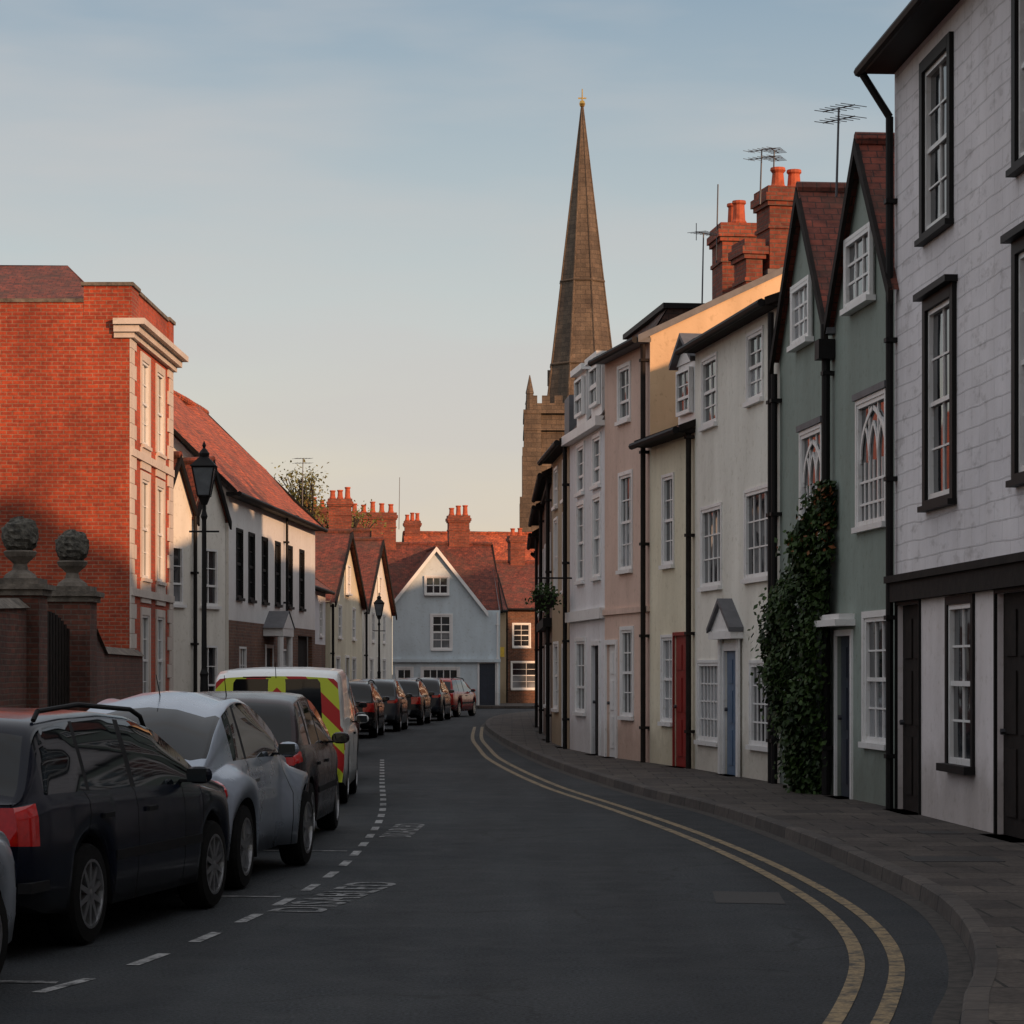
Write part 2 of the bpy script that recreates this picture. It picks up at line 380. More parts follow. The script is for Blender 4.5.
for o in (low[0],low[2],low[4]): h.door(*o,'dkwood','black',sur=.04,inset=.06)
h.box('trim',-.02,h.L+.02,-.02,.09,2.5,2.8,'dkwood'); h.box('trim',0,h.L,.09,.13,2.72,2.8,'dkwood')
h.wall(0,8,0,8.7,[],'blockwhite',f=f.side(h.L,8,False)); h.wall(0,8,0,8.7,[],'blockwhite',f=f.side(0,8,True))
h.roof_par(-.2,h.L+.06,.36,8.72,-4,11.2,-8,8.72,'tileb','black'); h.gable_end(h.L,-4,11.1,-8,8.6,'blockwhite',z0=8.5); h.gable_end(0,-4,11.1,-8,8.6,'blockwhite',z0=8.5)
h.chimney(3,-4,10.8,12.6)
h.pipe(h.L-.1,.1,8.1,.08); h.p['pipes'].cyl(f(h.L-.1,.08,8.1),f(h.L-.04,.38,8.6),.045,.045,'black')
h.finish()

h=House('green_gabled_house',(4.43,30.1),(3.79,36.8)); f=h.f
g1=(.42,1.87,3.47,4.97); g2=(3.95,5.25,3.46,4.9); gw=(.3,1.5,.85,2.35); dr=(2.2,3.02,.12,2.15); gw2=(4.6,5.8,.85,2.3)
h.wall(0,h.L,0,6.2,[g1,g2,gw,dr,gw2],'green')
c1,hw1,c2,hw2=1.50,1.66,4.98,1.70
h.roof_gab(c1,hw1,6.2,8.15,7,'tile','green','dkwood',ov=.12); h.roof_gab(c2,hw2,6.2,8.2,7,'tile','green','dkwood',ov=.12)
h.wall(0,7,0,6.2,[],'green',f=f.side(0,7,True)); h.wall(0,7,0,6.2,[],'green',f=f.side(h.L,7,False))
h.box('roof',c1+hw1-.05,c2-hw2+.05,-7,.12,6.02,6.1,'lead')
for (a,b,c,d) in ((.95,2.25,6.2,7.02),(4.45,5.55,6.15,6.92)):
    h.win(a,b,c,d,3,3,'white',sur=.05,w=.06,inset=.05,cur=.3,meet=False,bar=.03)
for g in (g1,g2):
    u0,u1,z0,z1=g; h.box('windows',u0-.12,u1+.12,0,.05,z1+.06,z1+.14,'lead')
    h.win(u0,u1,z0,z1,3,1,'white',sur=.055,cur=.1,bar=.05,meet=False,inset=.06)
    W=(u1-u0-.1)/3; zs=z0+(z1-z0)*.52
    for i in range(3):
        x=u0+.05+W*i
        for sg in (0,1):
            pts=[]
            for t in range(7):
                a=t/6*math.radians(62)
                r=W*1.0; px=(x+W-r*math.cos(a)) if sg==0 else (x+r*math.cos(a)); pts.append((px,zs+r*math.sin(a)*1.15))
            pts=[p for p in pts if u0+.04<p[0]<u1-.04 and p[1]<z1-.03]
            if len(pts)>1: ribs(h,f,pts,-.035,.045,'white')
    big=(u1-u0)/2-.08; cu=(u0+u1)/2
    for sg in (-1,1):
        pts=[(cu+sg*(big*2*math.cos(t/8*math.radians(58))-big),zs+.05+big*1.05*math.sin(t/8*math.radians(58))) for t in range(9)]
        ribs(h,f,[p for p in pts if p[1]<z1-.03],-.03,.06,'white')
    for z in (.18,.36): ribs(h,f,[(u0+.05,z0+(z1-z0)*z),(u1-.05,z0+(z1-z0)*z)],-.038,.03,'white')
    for i in range(3): 
        x=u0+.05+W*(i+.5); ribs(h,f,[(x,z0+.05),(x,zs)],-.037,.026,'white')
h.win(*gw,3,4,'white',sur=.08,cur=.5); h.win(*gw2,3,4,'white',sur=.08)
h.door(*dr,'navydoor','white',sur=.08)
h.box('door',dr[0]-.2,dr[1]+.2,0,.26,dr[3]+.12,dr[3]+.2,'white'); h.box('door',dr[0]-.15,dr[1]+.15,0,.2,dr[3]+.2,dr[3]+.27,'white')
h.pipe(3.24,.1,5.7,.1,hopper=True,r=.055); h.pipe(h.L-.1,.1,5.9,.1)
h.p['pipes'].cyl(f(3.24,.12,5.95),f(3.24,.12,6.15),.05,.05,'black')
h.finish()

h=House('white_house',(3.79,36.8),(2.98,42.3)); f=h.f
W=[(.98,1.91,5.70,6.68,2,4),(3.97,4.98,5.62,6.66,2,4),(.55,2.05,3.08,4.36,4,3),(3.66,5.05,3.05,4.29,4,3),(.22,1.72,.62,1.82,6,4),(3.78,5.3,.6,1.84,6,4)]
dr=(2.5,3.4,.12,2.02)
h.wall(0,h.L,0,6.95,[w[:4] for w in W]+[dr],'r3')
for w in W: h.win(*w,'white',sur=.05,cur=.4,inset=.06,meet=w[5]==4 and w[2]>5)
h.door(*dr,'bluedoor','white',sur=.12,inset=.03)
u0,u1=dr[0]-.22,dr[1]+.22
for u in (u0,u1-.14): h.box('door',u,u+.14,.031,.07,.12,2.2,'white')
h.box('door',u0-.08,u1+.08,0,.20,2.2,2.32,'white')
mb=h.p['door']; cm=(u0+u1)/2
mb.poly([f(u0-.08,.17,2.32),f(u1+.08,.17,2.32),f(cm,.17,2.75)],'white')
for a,b in ((u0-.1,cm),(u1+.1,cm)): mb.box8([f(a,0,2.3),f(b,0,2.75),f(b,.23,2.75),f(a,.23,2.3),f(a,0,2.37),f(b,0,2.82),f(b,.23,2.82),f(a,.23,2.37)],'lead')
h.wall(0,7,0,6.9,[],'r3',f=f.side(h.L,7,False)); h.wall(0,7,0,6.9,[],'r3',f=f.side(0,7,True))
h.roof_par(-.02,h.L+.02,.22,6.97,-3.5,8.3,-7,6.97,'tileb'); h.gable_end(h.L,-3.5,8.2,-7,6.9,'r3',z0=6.5)
h.gable_end(0,-3.5,8.2,-7,6.9,'r3',z0=6.5)
h.pipe(.12,.1,6.8,.1); h.finish()

h=House('cream_house',(2.98,42.3),(2.40,45.2)); f=h.f
W=[(1.36,2.05,3.51,5.0,2,4),(1.4,2.12,.85,2.28,2,4)]; dr=(.36,1.28,.12,2.3)
h.wall(0,h.L,0,5.65,[w[:4] for w in W]+[dr],'cream')
for w in W: h.win(*w,'white',sur=.05,cur=.4)
h.door(*dr,'reddoor','reddoor',sur=.06,inset=.02)
h.roof_par(-.02,h.L,.28,5.68,-3,6.9,-6,5.68,'tile',verge='dkwood')
h.wall(0,6,0,5.6,[],'cream',f=f.side(0,6,True))
h.box('dormer',.15,1.25,-1.8,-.05,5.75,6.8,'white'); h.win(.28,1.12,5.95,6.7,2,3,'white',w=.02,inset=.06,cur=.2,sill=False)
mb=h.p['dormer']; mb.poly([f(.1,-.03,6.8),f(1.3,-.03,6.8),f(.7,-.03,7.2)],'white')
for a,b in ((.02,.7),(1.38,.7)): mb.box8([f(a,-2,6.76),f(b,-2,7.22),f(b,.08,7.22),f(a,.08,6.76),f(a,-2,6.84),f(b,-2,7.3),f(b,.08,7.3),f(a,.08,6.84)],'lead')
h.pipe(.08,.1,5.6,.09,'dkwood'); h.finish()

h=House('pink_house',(2.4,45.2),(1.73,48.5)); f=h.f
W=[(1.43,2.26,6.25,7.2,2,3),(1.29,2.18,3.54,5.25,3,4),(1.2,2.05,.9,2.45,3,4)]; dr=(2.45,3.2,.12,2.2)
h.wall(0,h.L,0,7.5,[w[:4] for w in W]+[dr],'pink')
for w in W: h.win(*w,'white',sur=.07,cur=.6)
h.door(*dr,'white','white')
h.box('trim',0,h.L,0,.05,2.75,2.85,'pink')
h.p['walls'].poly([f(0,0,0),f(0,0,7.55),f(0,-4,9.5),f(0,-8,7.55),f(0,-8,0)],'tan')
h.gable_end(h.L,-4,9.4,-8,7.5,'pink')
h.roof_par(.0,h.L,.22,7.52,-4,9.55,-8,7.52,'tileb',verge='lead')
h.chimney(.75,-2.85,8.7,10.30,a=.8,b=1.15,pots=1)
h.chimney(.75,-2.0,8.2,9.35,a=.75,b=.3,pots=0)
h.p['chimney'].lathe(f(.75,-2.55,10.30),[(.13,0),(.15,.05),(.12,.1),(.1,.3),(.14,.35),(.13,.4),(.08,.4)],'pot',12)
h.pipe(.1,.1,7.4,.1,'dkwood'); h.finish()

h=House('mansard_house',(1.73,48.5),(1.18,53.06)); f=h.f
W=[(.5,1.4,3.5,5.0,2,4),(2.6,3.5,3.5,5.0,2,4),(.5,1.4,5.25,6.15,2,3),(2.6,3.5,5.25,6.15,2,3),(2.4,3.7,.9,2.3,3,3)]; dr=(.6,1.5,.12,2.2)
h.wall(0,h.L,0,6.4,[w[:4] for w in W]+[dr],'greywhite')
for w in W: h.win(*w,'white',sur=.08,cur=.2)
h.door(*dr,'black'); h.box('trim',0,h.L,0,.18,6.3,6.48,'white'); h.box('trim',0,h.L,0,.10,2.7,2.9,'white')
h.p['roof'].grid(f(0,.05,6.48),f(h.L,.05,6.48),f(h.L,-1.2,8.5),f(0,-1.2,8.5),5,4,'tileb',.04,True)
h.p['roof'].poly([f(0,-1.2,8.5),f(h.L,-1.2,8.5),f(h.L,-6,8.5),f(0,-6,8.5)],'lead')
for u in (0,h.L): h.p['roof'].poly([f(u,.05,6.4),f(u,-1.2,8.5),f(u,-6,8.5),f(u,-6,6.4)],'tileb'); h.p['walls'].poly([f(u,0,0),f(u,0,6.4),f(u,-6,6.4),f(u,-6,0)],'greywhite')
h.box('roof',-.05,h.L+.05,-6.1,-1.1,8.5,8.6,'black')
for u0 in (.35,2.3):
    h.box('dormer',u0,u0+1.3,-1.2,.0,6.55,7.6,'white'); h.box('dormer',u0-.1,u0+1.4,-1.3,.12,7.6,7.72,'white'); h.win(u0+.15,u0+1.15,6.75,7.5,2,2,'white',w=.07,inset=.06,sill=False,cur=.0,bar=.04)
h.chimney(1.2,-2.75,8.5,10.25,a=1.,b=.75,pots=2)
h.chimney(3.2,-3.3,8.5,9.8,a=.8,b=.6,pots=2)
h.finish()

def simple_right(name,A,B,ze,zr,wallk,roofk,wins,doors=(),wr=-3,chim=None,flip=False,sur=.06,gab=None,zsplit=None,lowk=None,cur=.4,wk='white',rows=4,cols=2,pipe=True,verge='dkwood',trim=None):
    h=House(name,A,B,flip); f=h.f
    ops=[w[:4] for w in wins]+list([d[:4] for d in doors])
    if zsplit:
        h.wall(0,h.L,zsplit,ze,[o for o in ops if o[2]>=zsplit],wallk); h.wall(0,h.L,0,zsplit,[o for o in ops if o[2]<zsplit],lowk)
    else: h.wall(0,h.L,0,ze,ops,wallk)
    for w in wins: h.win(*w[:4],cols,rows,wk,sur=sur,cur=cur)
    for d in doors: h.door(*d[:4],d[4] if len(d)>4 else 'black')
    for u in (0,h.L): h.p['walls'].poly([f(u,0,0),f(u,0,ze),f(u,wr,zr-.06),f(u,2*wr,ze),f(u,2*wr,0)],wallk)
    h.roof_par(-.05,h.L+.05,.22,ze+.02,wr,zr,2*wr,ze+.02,roofk,verge=verge)
    if chim:
        for c in chim: h.chimney(*c)
    if pipe: h.pipe(.12,.1,ze-.1)
    return h
def rw(L,n,z0,z1,w=.9):
    return [((i+.5)*L/n-w/2,(i+.5)*L/n+w/2,z0,z1) for i in range(n)]
L=4.85
h=simple_right('ochre_house',(1.18,53.06),(.89,57.9),6.4,7.9,'ochre','tileb',rw(L,2,3.4,5.0)+rw(L,2,5.3,6.1)+[(3,4.2,.9,2.3)],[(.8,1.7,.12,2.2,'navydoor')],chim=[(4.3,-.9,6.8,7.7,.7,.5,0)]); h.box('dormer',1.4,2.6,-1.5,-.1,6.6,7.5,'lead'); h.finish()
h=simple_right('timber_dark_house',(.89,57.9),(.82,66),6.1,7.7,'brown','tileb',rw(8.1,3,3.3,4.8)+[(4.5,6,.9,2.3)],[(1.8,2.8,.12,2.2,'reddoor')],wr=-3)
h.box('trim',0,h.L,0,.2,2.7,2.9,'black'); h.box('trim',0,h.L,0,.1,5.9,6.1,'black'); h.finish()
h=simple_right('brick_terrace_house',(.82,66),(.78,73.5),5.9,7.6,'brickbrown','tile',rw(7.5,3,3.3,4.8)+[(4.5,6,.9,2.3)],[(1.8,2.8,.12,2.2)],chim=[(.6,-3,7.2,8.7)]); h.finish()
h=simple_right('brick_terrace_house',(.78,73.5),(.78,81),5.6,7.4,'brick','tile',rw(7.5,3,3.3,4.7)+[(4.5,6,.9,2.3)],[(1.8,2.8,.12,2.2)],chim=[(6.8,-3,7.2,8.6)]); h.finish()
h=simple_right('brick_terrace_house',(.9,81.1),(1.7,93),5.4,7.6,'brick','tileo',rw(11.9,4,3.2,4.6)+rw(11.9,3,.9,2.2),[]); h.finish()
h=simple_right('brick_terrace_house',(1.8,93.1),(4.6,104),5.4,7.6,'ochre','tile',rw(11.2,4,3.2,4.6)+rw(11.2,3,.9,2.2),[]); h.finish()
h=simple_right('unseen_shading_house',(5.95,4.8),(5.3,15.9),8.4,11,'cream','tileb',rw(11,4,3.4,5.2,1.1)+rw(11,4,6.2,7.7,1.1)+[(5,6.4,.9,2.4)],[(2,3,.12,2.3,'reddoor')],wr=-4,chim=[(1,-4,10.6,12.4)]); h.finish()  # out-of-view house, added with the next two to keep sun off the street
h=simple_right('unseen_shading_house',(6.9,-11),(5.97,4.7),8.8,11.4,'pink','tileb',rw(15.7,5,3.4,5.2,1.1)+rw(15.7,5,6.2,7.8,1.1),[(2,3,.12,2.3,'black'),(9,10,.12,2.3,'bluedoor')],wr=-4,chim=[(1,-4,11,12.8)]); h.finish()
h=simple_right('brick_terrace_house',(8.6,-40),(6.95,-11.2),8.8,11.4,'brick','tileb',rw(28,9,3.4,5.2,1.1)+rw(28,9,6.2,7.8,1.1),[(2,3,.12,2.3,'black'),(15,16,.12,2.3,'bluedoor')],wr=-4,chim=[(1,-4,11,12.8),(14,-4,11,12.8)]); h.finish()  # unseen terrace behind the camera, added to block the low sun
for i,(a,b,zz) in enumerate((((14,38),(13,52),8.6),((12,70),(11,88),9),((13.5,89),(17,112),13.2))):  # unseen houses added behind the row; tallest one shades the pale blue gable
    h=simple_right('hidden_shading_house',a,b,zz-3,zz,'brick','tile',rw(14,4,3.2,4.5),[],chim=[(2,-3,zz-.3,zz+1.2)]); h.finish()

# =================================================================== LEFT ROW
h=House('red_brick_house',(-7.5,51),(-7.43,56.8),True); f=h.f
W=[]
for a,b in ((1.5,2.45),(3.55,4.5)):
    W+=[(a,b,6.3,8.0),(a,b,3.6,5.6),(a,b,1.0,2.85)]
h.wall(0,h.L,0,8.95,W,'brickfront')
for w in W:
    h.win(*w,2,4,'white',sur=.16,cur=.5,inset=.07,surk='quoin')
    h.box('windows',w[0]-.16,w[1]+.16,0,.03,w[2]-.5,w[2]-.071,'quoin')
for i in range(28):
    z=.1+i*.295; l=.70 if i%2 else .46
    h.box('trim',-.005,l,.0,.03,z,z+.285,'quoin'); h.box('trim',h.L-l,h.L+.03,.0,.03,z,z+.285,'quoin')
for z0,z1,e in ((8.25,8.36,.10),(8.36,8.5,.2),(8.5,8.62,.32)): h.box('trim',-e*.6,h.L+e,-.3,e,z0,z1-.002,'quoin')
h.box('trim',-.004,h.L,0,.06,5.95,6.1,'quoin'); h.box('trim',-.004,h.L,0,.06,3.2,3.35,'quoin')
sf=Fr((-19,51),(-7.5,51),True)
h.wall(0,sf.L,0,8.95,[],'brick',f=sf)
h.wall(0,5.8,0,8.95,[],'brick',f=f.side(h.L,12,False))
h.box('walls',.9,h.L-.82,-.35,.02,8.62,9.24,'brickfront'); h.box('walls',.9,h.L-.82,-.38,.06,9.24,9.31,'cap')
h.box('walls',-.02,.88,-.9,.04,8.62,9.27,'brick'); h.box('walls',-.06,.92,-.95,.08,9.27,9.34,'cap')
h.box('walls',h.L-.8,h.L,-.9,.04,8.62,9.27,'brickfront'); h.box('walls',h.L-.82,h.L+.04,-.95,.08,9.27,9.34,'cap')
h.box('walls',0,sf.L-.9,-.3,.03,8.95,9.02,'cap',sf)
mb=h.p['roof']; A_=[Vector(p) for p in ((-19,51.4,8.9),(-8.0,51.4,8.9),(-8.0,57.5,8.9),(-19,57.5,8.9),(-19,54.4,10.2),(-9.3,54.4,10.2))]
mb.grid(A_[0],A_[1],A_[5],A_[4],14,4,'tile',.04,True); mb.grid(A_[3],A_[2],A_[5],A_[4],14,4,'tile',.04,True); mb.poly([A_[1],A_[2],A_[5]],'tile')
h.chimney(.8,-10.5,9.2,11.5,a=.9,b=1.4,pots=4)
h.finish()

h=House('white_gabled_cottage',(-7.75,57.1),(-6.62,60.0),True); f=h.f
h.wall(0,h.L,0,5.3,[(.3,1.1,3.2,4.5),(1.95,2.75,3.2,4.5),(1.95,2.75,.9,2.3)],'r3')
for o in ((.3,1.1,3.2,4.5),(1.95,2.75,3.2,4.5),(1.95,2.75,.9,2.3)): h.win(*o,2,3,'white',cur=.2)
h.roof_gab(.77,.75,5.3,6.5,4.5,'tile','r3','black',ov=.12); h.roof_gab(2.33,.75,5.3,6.5,4.5,'tile','r3','black',ov=.12)
h.wall(0,4.5,0,5.3,[],'r3',f=f.side(0,4.5,True))
h.pipe(1.5,.1,5.2); h.finish()

h=House('white_red_roofed_house',(-6.55,60.1),(-5.68,75),True); f=h.f
W=[(u-.42,u+.42,3.45,5.05) for u in (1.5,3.3,5.4,7.6,9.8,12.1)]
D=[(5.6,6.7,.12,2.3),(11.4,14.3,.05,2.7)]; LW=[(1.5,2.6,1,2.3),(8.2,9.6,1,2.3)]
h.wall(0,h.L,2.9,5.85,W,'white'); h.wall(0,h.L,0,2.9,D+LW,'brickbrown')
for w in W: h.win(*w,2,4,'black',sur=0.04,surk='black',cur=.0,bar=.03)
for w in LW: h.win(*w,3,3,'white',cur=.2)
h.door(*D[0],'black'); h.box('door',D[1][0],D[1][1],-.2,-.15,.05,2.7,'dkwood')
h.box('door',5.2,7.1,0,.5,2.6,2.8,'white'); 
for u in (5.3,6.9): h.p['door'].cyl(f(u,.42,0),f(u,.42,2.6),.09,.08,'white',10)
h.p['door'].poly([f(5.2,.51,2.8),f(7.1,.51,2.8),f(6.15,.51,3.2)],'white'); h.p['door'].poly([f(5.1,.53,2.8),f(6.15,.53,3.25),f(6.15,0,3.25),f(5.1,0,2.8)],'lead'); h.p['door'].poly([f(7.2,.53,2.8),f(6.15,.53,3.25),f(6.15,0,3.25),f(7.2,0,2.8)],'lead')
h.p['walls'].poly([f(0,0,0),f(0,0,5.85),f(0,-3.2,9.1),f(0,-6.4,5.85),f(0,-6.4,0)],'r3'); h.p['walls'].poly([f(h.L,0,0),f(h.L,0,5.85),f(h.L,-3.2,9.1),f(h.L,-6.4,5.85),f(h.L,-6.4,0)],'greywhite')
h.roof_par(-.25,h.L+.2,.24,5.85,-3.2,9.2,-6.4,5.85,'tileo','black',amp=.11)
h.pipe(8.7,2.9,5.8,r=.035); h.finish()

h=simple_right('grey_cottage',(-6.6,75.3),(-6.3,87.8),4.4,7.0,'greywhite','tile',rw(12.5,4,2.9,4.0,.9),[(5.6,6.6,.12,2.2)],flip=True,wr=-3.2,zsplit=2.6,lowk='brickbrown'); h.finish()
for nm,A,B,k,za in (('cream_gable_cottage',(-6.16,88),(-5.65,98),'cream',6.7),('white_gable_cottage',(-5.64,99),(-5.08,110),'r3',7.0)):
    h=House(nm,A,B,True); f=h.f; c=h.L/2
    W=[(c-2.6,c-1.7,2.9,4.0),(c+1.7,c+2.6,2.9,4.0),(c-3.4,c-2.2,.9,2.2),(c+1.6,c+2.8,.9,2.2)]; D=[(c-.5,c+.5,.12,2.2)]
    h.wall(0,h.L,0,4.1,W+D,k)
    for w in W: h.win(*w,2,3,'white',sur=.05)
    h.door(*D[0],'navydoor'); h.win(c-.5,c+.5,4.5,5.5,2,3,'white',w=.08,inset=.06)
    h.roof_gab(c,c-.05,4.1,za,7,'tile',k,'dkwood',ov=.2)
    h.wall(0,7,0,4.1,[],k,f=f.side(0,7,True)); h.chimney(c-1.2,-5.5,za-.8,za+1.3); h.pipe(.1,.1,4.0); h.finish()

h=House('pale_blue_gabled_house',(-5.6,122),(-.56,122.7),True); f=h.f
W=[(2.3-.45,2.3+.45,2.75,4.35,2,4)]; S=[(1.4,3.1,.85,1.85,5,2),(.2,.9,.85,1.85,2,2)]; D=[(4.1,4.85,.1,2.1)]
h.wall(0,h.L,0,4.6,[x[:4] for x in W+S]+D,'bluewhite')
for w in W+S: h.win(*w,'white',sur=.09,cur=.2,fw=.07,bar=.04)
h.door(*D[0],'navydoor')
h.box('trim',0,h.L,0,.16,2.15,2.3,'bluewhite')
h.roof_gab(2.05,2.35,4.6,7.55,5,'tile','bluewhite','white',ov=.2,bw=.2)
h.win(1.55,2.6,5.35,6.15,3,2,'white',sur=.07,w=.1,inset=.08,cur=0,bar=.05,meet=False)
h.roof_par(-2.5,h.L+.15,-.3,4.6,-4,7.9,-8,4.6,'tile')
for u in (-2.5,h.L): h.p['walls'].poly([f(u,-.0,0),f(u,-.0,4.6),f(u,-4,7.8),f(u,-8,4.6),f(u,-8,0)],'bluewhite')
h.p['walls'].poly([f(-2.5,-.3,0),f(0,-.3,0),f(0,-.3,4.6),f(-2.5,-.3,4.6)],'bluewhite')
h.chimney(-.6,-4,7.3,9.4,a=2.2,b=.7,pots=5); h.chimney(3.6,-4.2,7.3,9.3,a=1.0,b=.7,pots=3)
h.pipe(4.95,.1,4.5,k='white'); h.finish()

def cross(name,A,B,ze,zr,wallk,roofk,wins,doors=(),wr=-3.5,chim=None,**k):
    h=simple_right(name,A,B,ze,zr,wallk,roofk,wins,doors,wr=wr,chim=chim,flip=True,**k); h.finish()
cross('brick_shop',(-.4,136),(7,138),5.0,7.6,'brickbrown','tile',rw(7.4,4,3.0,4.2,.9)+[(.4,2.0,.8,2.2),(4.4,6,.8,2.2)],[(2.6,3.5,.1,2.2,'reddoor')],chim=[(1.6,-3.5,7.2,9.0,.8,.6,2)])
cross('ochre_shop',(-4.5,131),(-.3,131.6),4.8,6.8,'ochre','tile',rw(4.2,2,3.0,4.2,.9)+[(.4,1.8,.8,2.2)],[(2.6,3.5,.1,2.2,'navydoor')])
cross('orange_roofed_house',(-6,150),(3,151),6.5,9.9,'brick','tileo',rw(9,4,3.4,5.2,1.),chim=[(.5,-3.5,9.2,10.6)])
cross('brick_row_house',(-22,128),(-8.3,128),5.6,8.4,'brick','tile',rw(13.7,5,3.1,4.5,1.),chim=[(3,-3.5,8.0,10),(12.2,-3.5,8.,10.,1.6,.7,4)])
cross('brick_row_house',(-16,112.5),(-6.2,113),4.8,8.0,'brick','tile',rw(9.8,3,3.1,4.3,1.),chim=[(8.5,-3,7.5,9.4,1.0,.7,3)])
h=simple_right('brick_villa',(-13,-30),(-12.5,12),7.6,11,'brick','tileb',rw(42,9,3.6,5.4,1.1)+rw(42,9,5.8,7.2,1.1),[(20,21.2,.12,2.3,'black')],flip=True,wr=-4); h.finish()

mb=MB(); s_=Fr((-1.6,131.2),(-.35,131.4),True)
mb.box8([s_(0,.12,2.45),s_(1.2,.12,2.45),s_(1.2,.2,2.45),s_(0,.2,2.45),s_(0,.12,2.95),s_(1.2,.12,2.95),s_(1.2,.2,2.95),s_(0,.2,2.95)],m_simple('sign_yellow',(.7,.45,.05),.5))
mb.cyl(s_(.1,.0,2.7),s_(.1,.13,2.7),.03,.03,'black'); mb.cyl(s_(1.1,.0,2.7),s_(1.1,.13,2.7),.03,.03,'black')
mb.obj('shop_sign')

# =================================================================== CHURCH
ch=empty('church_tower_with_spire'); CX,CY=5.05,187.
mb=MB(); tw=3.9; ZT=20.0
def bx(mb,x0,x1,y0,y1,z0,z1,k): mb.box8([(x0,y0,z0),(x1,y0,z0),(x1,y1,z0),(x0,y1,z0),(x0,y0,z1),(x1,y0,z1),(x1,y1,z1),(x0,y1,z1)],k)
bx(mb,CX-tw,CX+tw,CY-tw,CY+tw,0,ZT,'stone')
for sx in (-1,1):
    for sy in (-1,1):
        for e,zt in ((.85,10),(.6,14),(.42,17.5),(.3,ZT)):
            bx(mb,min(CX+sx*(tw-.9),CX+sx*(tw+e)),max(CX+sx*(tw-.9),CX+sx*(tw+e)),min(CY+sy*(tw-.9),CY+sy*(tw+e)),max(CY+sy*(tw-.9),CY+sy*(tw+e)),0 if e==.85 else {.6:10,.42:14,.3:17.5}[e],zt-.01,'stone')
        c=Vector((CX+sx*(tw-.1),CY+sy*(tw-.1),ZT)); mb.cyl(c,c+Vector((0,0,1.3)),.3,.26,'stone',8); mb.cyl(c+Vector((0,0,1.3)),c+Vector((0,0,2.6)),.3,.03,'stone',8)
for z in (13.2,18.8,ZT): bx(mb,CX-tw-.35,CX+tw+.35,CY-tw-.35,CY+tw+.35,z-.12,z+.14,'stone')
for sd in range(4):
    for i in range(9):
        t=-tw+.35+i*(2*tw-.7)/8
        w2=.28
        if sd==0: q=(CX+t-w2,CX+t+w2,CY-tw-.1,CY-tw+.2)
        elif sd==1: q=(CX+t-w2,CX+t+w2,CY+tw-.2,CY+tw+.1)
        elif sd==2: q=(CX-tw-.1,CX-tw+.2,CY+t-w2,CY+t+w2)
        else: q=(CX+tw-.2,CX+tw+.1,CY+t-w2,CY+t+w2)
        bx(mb,*q,ZT+.6,ZT+1.15,'stone')
    q=[(CX-tw,CX+tw,CY-tw-.08,CY-tw+.18),(CX-tw,CX+tw,CY+tw-.18,CY+tw+.08),(CX-tw-.08,CX-tw+.18,CY-tw+.2,CY+tw-.2),(CX+tw-.18,CX+tw+.08,CY-tw+.2,CY+tw-.2)][sd]
    bx(mb,*q,ZT+.14,ZT+.61,'stone')
mb.obj('tower',ch)
mb=MB()
for sx in (-1.5,1.5):
    for face in (0,1):
        def pt(a,d,z): return (CX+a,CY-tw-d,z) if face==0 else (CX-tw-d,CY+a,z)
        prof=[(-.75,14.2),(.75,14.2),(.75,16.7)]+[(.75*math.cos(t)*1.0,16.7+1.1*math.sin(t)) for t in (math.radians(x) for x in (25,50,70,90,110,130,155))]+[(-.75,16.7)]
        mb.poly([pt(sx+a,.02,z) for a,z in prof],'black')
        for j in range(9): mb.box8([pt(sx-.7,.03,14.4+j*.3),pt(sx+.7,.03,14.4+j*.3),pt(sx+.7,.12,14.3+j*.3),pt(sx-.7,.12,14.3+j*.3),pt(sx-.7,.03,14.48+j*.3),pt(sx+.7,.03,14.48+j*.3),pt(sx+.7,.12,14.38+j*.3),pt(sx-.7,.12,14.38+j*.3)],'lead')
        mb.box8([pt(sx-.06,.02,14.2),pt(sx+.06,.02,14.2),pt(sx+.06,.16,14.2),pt(sx-.06,.16,14.2),pt(sx-.06,.02,17.6),pt(sx+.06,.02,17.6),pt(sx+.06,.16,17.6),pt(sx-.06,.16,17.6)],'stone')
mb.obj('belfry_openings',ch)
mb=MB(); n8=8; zb,zt=ZT+.2,42.4; rb=2.75
def sp(i,z,e=0.):
    r=(rb+e)*(1-(z-zb)/(zt-zb))+.06; a=math.radians(22.5+45*i); return Vector((CX+r*math.cos(a),CY+r*math.sin(a),z))
zz=[zb+(zt-zb)*i/12 for i in range(13)]
for i in range(8):
    for a,b in zip(zz[:-1],zz[1:]): mb.poly([sp(i,a),sp(i+1,a),sp(i+1,b),sp(i,b)],'stone')
    mb.cyl(sp(i,zb),sp(i,zt),.10,.045,'stone',6)
    for zc in (zb+3.5,zb+9.5): mb.cyl(sp(i,zc,.05),sp(i+1,zc,.05),.09,.09,'stone',6)
